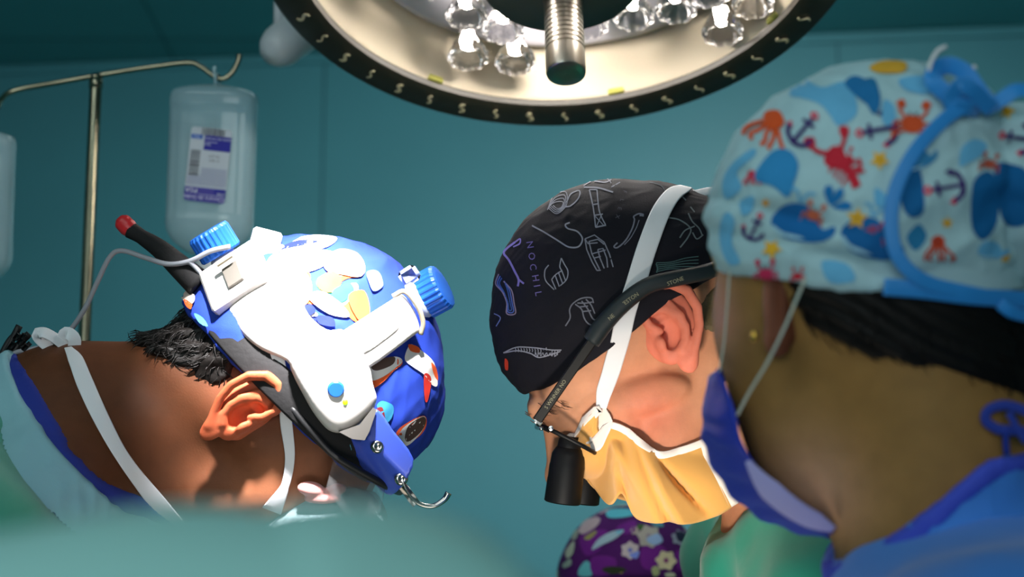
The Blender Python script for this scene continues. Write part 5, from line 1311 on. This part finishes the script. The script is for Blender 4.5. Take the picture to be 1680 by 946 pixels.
motif('anchor', 1240, 372, 23, 25); motif('crab', 1335, 352, 20, 20, (214, 110, 80)); motif('crab', 1258, 448, 22, -4, (206, 50, 96)); motif('crab', 1310, 452, 14, 0, RD); motif('octopus', 1234, 290, 13, 0, PK)
motif('crab', 1496, 205, 36, 5, (214, 84, 44)); pr(ZD([(60, 120), (110, 95), (190, 100), (185, 135), (100, 140)]), (232, 176, 60)); motif('star', 1443, 263, 17, 35); motif('lobster', 1392, 262, 16, 90); motif('star', 1410, 362, 10, 0); motif('crab', 1441, 385, 19, 60, (190, 50, 44))
motif('anchor', 1550, 308, 32, -100); motif('drops', 1548, 186, 18, 90, PK); pr(ZD([(40, 170), (80, 160), (100, 230), (80, 290), (50, 250)]), (38, 120, 170))
pr(ZD([(520, 480), (580, 470), (640, 500), (660, 600), (640, 690), (560, 690), (530, 600)]), (14, 96, 156)); pr(ZD([(440, 540), (500, 500), (530, 560), (530, 680), (480, 750), (435, 700)]), (16, 98, 158)); pr(ZD([(190, 480), (235, 470), (260, 560), (255, 650), (200, 660), (170, 580)]), (20, 100, 160))
motif('anchor', 1668, 228, 30, -80); motif('star', 1652, 183, 15, 20); motif('crab', 1622, 270, 18, 10, (190, 90, 70)); motif('star', 1553, 365, 11, 0); motif('octopus', 1538, 404, 22, 0, (200, 70, 40)); motif('star', 1648, 422, 10, 0); pr(ZD([(195, 800 - 60), (240, 690), (270, 740), (230, 790)]), (44, 130, 180)); motif('whale', 1625, 410, 22, 0, LB); motif('whale', 1505, 262, 26, -20, (60, 140, 190))
n1 = grad(capC0, v1, 2)
mo = [([(1, 0), (.3, .3), (0, 1), (-.3, .3), (-1, 0), (-.3, -.3), (0, -1), (.3, -.3)], YL), ([(-1, .15), (-.7, -.5), (0, -.72), (.85, .05), (1.3, .15), (.3, .62), (-.5, .6)], S_), ([(-.6, 0), (0, .6), (.6, 0), (0, -.6)], RD)]
for i in RNG.choice(len(v1), 90):
    if v1[i][2] > 30: scatter_print(mb, bvhCC, W1[i], Cf.dirw(n1[i]), .013, [mo[RNG.integers(3)]], RNG.random() * 6)
n3 = grad(pouch, v3, 2)
for i in RNG.choice(len(v3), 120):
    if v3[i][2] > 20 or v3[i][0] > 1690: scatter_print(mb, bvhCC, W3[i], Cf.dirw(n3[i]), .013, [mo[RNG.integers(3)]], RNG.random() * 6)
cap = mb.build('surgical_cap', m_cloth, pc)
m_rib = mat('ribbon_blue', (36, 140, 218), rough=0.5, sheen=0.3, sss=0.0)
def rbC(name, pts, n, wid, th=.0008, parent=cap, m=None):
    q = spline([Cf.PX(*p) for p in pts], 8); n = np.array(n, float)
    nn_ = [Cf.dirw(n[0] + (n[1] - n[0]) * i / (len(q) - 1)) if n.ndim == 2 else Cf.dirw(n) for i in range(len(q))]
    mb = MB(); ribbon(mb, q, nn_, wid, th); return mb.build(name, m or m_rib, parent)
rbC('cap_ribbon', [(1590, 168, -196), (1545, 200, -215), (1500, 250, -232), (1470, 310, -240), (1462, 370, -244), (1476, 425, -244), (1520, 462, -238), (1600, 482, -214), (1700, 500, -150)], (-.1, 0, -1), .0072)
rbC('cap_ribbon', [(1450, 470, -236), (1520, 476, -232), (1600, 486, -216), (1700, 492, -160)], (0, .1, -1), .0085)
rbC('cap_ribbon', [(1585, 175, -190), (1560, 160, -200), (1530, 130, -190), (1548, 108, -170), (1580, 116, -180), (1606, 150, -190), (1622, 172, -196)], (-.3, .3, -1), .0090)
rbC('cap_ribbon', [(1610, 180, -180), (1590, 178, -200), (1560, 168, -206), (1575, 140, -214), (1598, 150, -212), (1628, 182, -190)], (.1, .5, -1), .0085)
rbC('cap_ribbon', [(1618, 178, -185), (1645, 162, -190), (1668, 148, -192), (1700, 150, -190)], (0, -.5, -1), .0080)
rbC('cap_ribbon', [(1640, 498, -200), (1660, 512, -196), (1690, 520, -180)], (0, .1, -1), .006)
mb = MB(); tubes(mb, spline([Cf.PX(1521, 130, -180), Cf.PX(1527, 104, -180), Cf.PX(1538, 84, -178), Cf.PX(1552, 76, -176)], 5), 3.4 * Cf.s, seg=8); tubes(mb, spline([Cf.PX(1588, 130, -180), Cf.PX(1594, 116, -180), Cf.PX(1600, 108, -180)], 4), 3.6 * Cf.s, seg=8); mb.build('loose_thread', m_tie, cap)
# mask: blue outside wrapped round the far cheek
m_bm = mat('blue_mask_cloth', (34, 56, 176), rough=0.6, bump=(30, 0.3, 0.004))
near = [(1178, 604, -40), (1206, 676, -78), (1214, 720, -80), (1245, 770, -70), (1288, 812, -56), (1338, 850, -44), (1368, 869, -36)]
sil = [(1170, 622, 40), (1159, 684, 40), (1163, 718, 50), (1192, 778, 60), (1232, 826, 60), (1290, 856, 40), (1366, 871, 10)]
far = [(1190, 600, 180), (1185, 690, 210), (1190, 740, 220), (1215, 790, 220), (1260, 830, 210), (1320, 860, 180), (1390, 880, 120)]
A1, A2, A3 = (spline([Cf.inv(Cf.PX(*p)) for p in L_], 5) for L_ in (near, sil, far)); nS = len(A1); nT = 15; V = []
for i in range(nS):
    for j in range(nT):
        t = j / (nT - 1); 
        m_ = A2[i] * 2 - (A1[i] + A3[i]) / 2 if False else A2[i]
        if t < .5: k = t * 2; p = A1[i] * (1 - k) + A2[i] * k; p = p + np.array([-3, 2, -14]) * math.sin(math.pi * k) * (1 if i > 3 else .4)
        else: k = t * 2 - 1; p = A2[i] * (1 - k) + A3[i] * k + np.array([-18, 8, 0]) * math.sin(math.pi * k)
        V.append(p + np.array([-1, 1, -1]) * 3.0 * math.sin(i * 1.3 + t * 6) * math.sin(math.pi * t))
F = [[i * nT + j, (i + 1) * nT + j, (i + 1) * nT + j + 1, i * nT + j + 1] for i in range(nS - 1) for j in range(nT - 1)]
mb = MB(); mb.add(Cf.L(np.array(V)), F); mkC = mb.build('face_mask', m_bm, pc, solid=.0012)
m_lil = mat('mask_inner_lilac', (176, 172, 228), rough=0.6)
mb = MB(); qa = spline([Cf.PX(1226, 756, -88), Cf.PX(1256, 796, -90), Cf.PX(1298, 832, -86), Cf.PX(1340, 856, -68), Cf.PX(1368, 868, -56)], 6); ribbon(mb, qa, [Cf.dirw((-.3, .45, -.85))] * len(qa), np.interp(np.linspace(0, 1, len(qa)), [0, .3, .7, 1], [.003, .0135, .0125, .004]), .001); mb.build('mask_lining', m_lil, mkC)
m_el = mat('mask_elastic', (196, 204, 190), rough=0.6)
mb = MB(); tubes(mb, spline([Cf.PX(1322, 455, -232), Cf.PX(1308, 488, -232), Cf.PX(1286, 540, -226), Cf.PX(1258, 596, -200), Cf.PX(1230, 642, -150), Cf.PX(1210, 680, -96)], 6), 2.4 * Cf.s, seg=8); mb.build('ear_loop', m_el, mkC)
mb = MB(); tubes(mb, spline([Cf.PX(1197, 445, -70), Cf.PX(1193, 500, -60), Cf.PX(1188, 560, -54), Cf.PX(1180, 610, -50)], 6), 1.6 * Cf.s, seg=8); mb.build('ear_loop', m_el, mkC)
m_goldm = mat('gold', (226, 180, 80), rough=0.2, metal=1.0)
er = tag(None, '', '') if False else None
mb = MB(); add_net(mb, ell((0, 0, 0), (5.5, 9, 5.5)), (-9, -12, -9), (9, 12, 9), 1.6, (220, 180, 80), tf=lambda v: Cf.PX(1237, 551, -196) + Cf.L(v) - Cf.L(0, 0, 0)); tag(mb.build('earring', m_goldm), "small gold stud earring on the right person's ear lobe", 'earring')
# gown neck ties at the right edge
mb = MB(); q = spline([Cf.PX(x, y, -190) for x, y in ((1690, 676), (1650, 664), (1622, 672), (1618, 690), (1640, 704), (1672, 706), (1700, 716))], 6); ribbon(mb, q, [Cf.dirw((0, 0, -1))] * len(q), .0050, .001)
q = spline([Cf.PX(x, y, -196) for x, y in ((1655, 676), (1668, 700), (1684, 726))], 5); ribbon(mb, q, [Cf.dirw((0, 0, -1))] * len(q), .0035, .001)
tubes(mb, spline([Cf.PX(1652, 700, -190), Cf.PX(1650, 720, -186), Cf.PX(1652, 745, -180)], 4), 5 * Cf.s, seg=8)
mb.build('gown_tie', mat('navy_tie', (24, 52, 150), rough=0.7), pc)

# ================================================================ PERSON IN THE PURPLE CAP (beyond the field)
E = Frame(2.1)
pe = thing('person', 'person in a purple floral cap, low beneath the orange mask', 'person', tuple(E.L(1038, 1000, 0) * [1, 1, 0]))
skE = blend([ell((1036, 965, 0), (106, 116, 122)), (ell((1036, 1050, -30), (84, 100, 92)), 30), (cone((1036, 1090, 30), (1036, 1190, 50), 72, 80), 30), (ell((1036, 1062, -128), (14, 24, 18)), 12), (ell((998, 1040, -104), (18, 12, 10)), -8) if False else (ell((1036, 1100, -100), (34, 14, 14)), 14)], 30)
mb = MB(); add_net(mb, skE, (900, 830, -180), (1170, 1260, 180), 4.5, (178, 122, 92), tf=E.L)
for sg in (-1, 1):
    We, Fe, le = ear_mesh(E.L(1036 + sg * 104, 1045, 0), E.dirw((0, 0, -1)), E.dirw((0, -1, 0)), E.dirw((sg, 0, .25)), .062); mb.add(We, Fe, (186, 118, 92))
nbE = E.L(1036, 1190, 50)
bodyf, lo_, hi_ = lower_body(pe, nbE, nbE + np.array([0, .12, -.45]), [(nbE + [-.1, .12, 0]) * [1, 1, 0], (nbE + [.1, .12, 0]) * [1, 1, 0]], (1, 0, 0),
    [(nbE + [-.22, .02, -.28], nbE + [-.10, -.12, -.34]), (nbE + [.20, .02, -.28], nbE + [.04, -.12, -.34])], m_gownG, lambda X: -np.ones(X.shape[:-1], np.float32), None, seed=51)
add_net(mb, bodyf, lo_, hi_, .016, (178, 122, 92)); mb.build('body', m_skin, pe)
mb = MB()
for sg in (-1, 1): add_net(mb, ell((1036 + sg * 38, 1040, -108), (13, 13, 13)), (1036 + sg * 38 - 18, 1022, -126), (1036 + sg * 38 + 18, 1058, -90), 3, (226, 214, 206), tf=E.L)
mb.build('eye', m_eye, pe)
mb = MB(); add_net(mb, ell((1036, 1085, -70), (74, 50, 72)), (940, 1020, -160), (1130, 1150, 20), 5, (150, 190, 214), tf=E.L, disp=lambda v: 2 * np.sin(v[:, 1] * .35), keep=lambda v: v[:, 2] < -20); mb.build('face_mask', mat('pale_mask', (150, 190, 214), rough=0.7), pe)
capE0 = blend([ell((1037, 955, 0), (121, 124, 134)), (ell((1037, 960, 50), (118, 120, 120)), 20)], 20)
def capE(X): return smax(capE0(X), X[..., 1] - 926 - .45 * (X[..., 2] + 130) , 4)
v, F = surfnet(capE, (900, 815, -160), (1175, 1120, 200), 3); v = v + grad(capE, v, 2) * (folds(v, 60, 3, dirs=[(.2, 1, .3), (.7, .6, 0)], seed=61) + folds(v, 22, 1, seed=62))[:, None]
v, F = keep_faces(v, F, skE(v.astype(np.float32)) > -2)
mb = MB(); W = E.L(v); mb.add(W, F, (74, 22, 96)); bvhE = bvh_of(W, F)
ZE = lambda pts: [(880 + x / 3.23, 780 + y / 3.23) for x, y in pts]
_l2 = [0]
def pe_(pts, c): _l2[0] += 1; print_px(mb, bvhE, ZE(pts), c, step=2.6, lift=.0004 + .00008 * (_l2[0] % 14))
def flower(cx, cy, r, c, cc=(110, 40, 110), a0=0, n=6):
    pts = [(cx + r * (1.0 if k % 2 == 0 else .78) * math.cos(a0 + math.pi * k / n), cy + r * .95 * (1.0 if k % 2 == 0 else .78) * math.sin(a0 + math.pi * k / n)) for k in range(2 * n)]
    pe_(pts, c); pe_([(cx + r * .24 * math.cos(t), cy + r * .24 * math.sin(t)) for t in np.linspace(0, 5.3, 7)], cc)
for pts in ([(230, 330), (300, 290), (380, 300), (330, 400), (260, 420)], [(560, 380), (640, 360), (700, 420), (640, 500), (560, 480)], [(430, 270), (520, 240), (520, 300), (440, 310)], [(740, 400), (820, 420), (830, 500), (750, 500)], [(300, 430), (420, 440), (400, 520), (300, 520)]): pe_(pts, (106, 32, 130))
pe_([(370, 200), (400, 180), (490, 180), (525, 205), (470, 222), (390, 226)], (96, 196, 216)); pe_([(290, 215), (350, 180), (400, 172), (370, 195), (300, 220)], (190, 160, 180))
pe_([(228, 290), (262, 240), (320, 222), (342, 240), (310, 280), (250, 312)], (188, 168, 176)); pe_([(296, 395), (330, 340), (400, 300), (465, 292), (420, 335), (350, 370)], (160, 190, 204)); pe_([(420, 300), (460, 290), (440, 312)], (110, 190, 210))
flower(595, 325, 66, (176, 170, 162), (150, 140, 150), .2); pe_([(580, 340), (640, 310), (665, 350), (620, 372)], (150, 180, 220)); flower(497, 395, 52, (196, 184, 186), (110, 120, 200), .5); pe_([(490, 420), (545, 400), (530, 440)], (120, 140, 220)); flower(520, 292, 24, (180, 170, 160)); pe_([(535, 262), (570, 262), (565, 290), (540, 285)], (60, 96, 50))
flower(685, 450, 58, (214, 206, 168), (140, 70, 120), .1, 6); flower(755, 330, 44, (150, 160, 178), (24, 40, 60), .3); pe_([(735, 300), (790, 310), (800, 350), (750, 350)], (24, 34, 60)); pe_([(770, 370), (815, 360), (815, 400), (785, 395)], (170, 180, 200)); pe_([(600, 240), (660, 250), (670, 275), (620, 270)], (90, 150, 170))
pe_([(160, 400), (205, 350), (200, 410), (170, 440)], (176, 186, 170)); pe_([(140, 470), (180, 440), (186, 470), (150, 490)], (150, 170, 160)); pe_([(225, 500), (265, 450), (300, 490), (290, 530), (230, 530)], (100, 186, 196)); pe_([(200, 300), (225, 285), (215, 330), (190, 340)], (150, 160, 150)); pe_([(430, 492), (460, 490), (455, 516), (432, 512)], (200, 190, 90)); pe_([(255, 330), (310, 295), (320, 305), (280, 340)], (150, 150, 90))
pe_([(610, 490), (640, 480), (650, 520), (620, 530)], (170, 180, 130)); pe_([(680, 520), (720, 515), (735, 532), (690, 534)], (190, 200, 170)); pe_([(350, 495), (410, 480), (480, 500), (400, 522)], (44, 54, 34))
nn = grad(capE0, v, 2)
for i in RNG.choice(len(v), 60):
    if v[i][2] > 0: scatter_print(mb, bvhE, W[i], E.dirw(nn[i]), .013, [([(1, 0), (.4, .4), (0, 1), (-.4, .4), (-1, 0), (-.4, -.4), (0, -1), (.4, -.4)], (206, 196, 176))], RNG.random() * 6)
mb.build('surgical_cap', m_cloth, pe)

# ================================================================ NEAR DRAPE (close to the lens, out of focus)
m_drape = mat('teal_drape_cloth', (146, 202, 198), rough=0.8, noise=(5, 0.06))
prof = spline([(-420, 1100), (-300, 930), (-120, 865), (60, 846), (230, 826), (400, 812), (520, 812), (640, 828), (760, 862), (860, 912), (940, 985), (1010, 1140), (1040, 1400)], 6)
DD = .40; nc = len(prof); V = []; nk = 34
for i, (x, y) in enumerate(prof):
    top = P(x, y, DD); 
    for k in range(nk):
        t = k / (nk - 1); a = (t - .5) * 2                   # front hem - over the top - back hem
        h = abs(a)
        if h < .30: ang = h / .30 * math.pi / 2; yy = .055 * math.sin(ang); zz = -.045 * (1 - math.cos(ang))
        else: yy = .055 + .05 * ((h - .3) / .7) ** .8; zz = -.045 - (top[2] - .045 - .012) * ((h - .30) / .70)
        yy = math.copysign(yy, a) + .012 * math.sin(i * .9 + a * 2) * max(0, h - .3) * 1.4; zf = .0015 * math.sin(i * .35 + a * 3)
        V.append((top[0] + .006 * math.sin(k * .8 + i * .3), top[1] + .03 + yy, max(.006, top[2] + zz + zf)))
F = [[i * nk + k, (i + 1) * nk + k, (i + 1) * nk + k + 1, i * nk + k + 1] for i in range(nc - 1) for k in range(nk - 1)]
mb = MB(); mb.add(V, F); tag(mb.build('surgical_drape', m_drape, solid=.002), 'blurred teal surgical drape humped across the lower left foreground', 'drape')
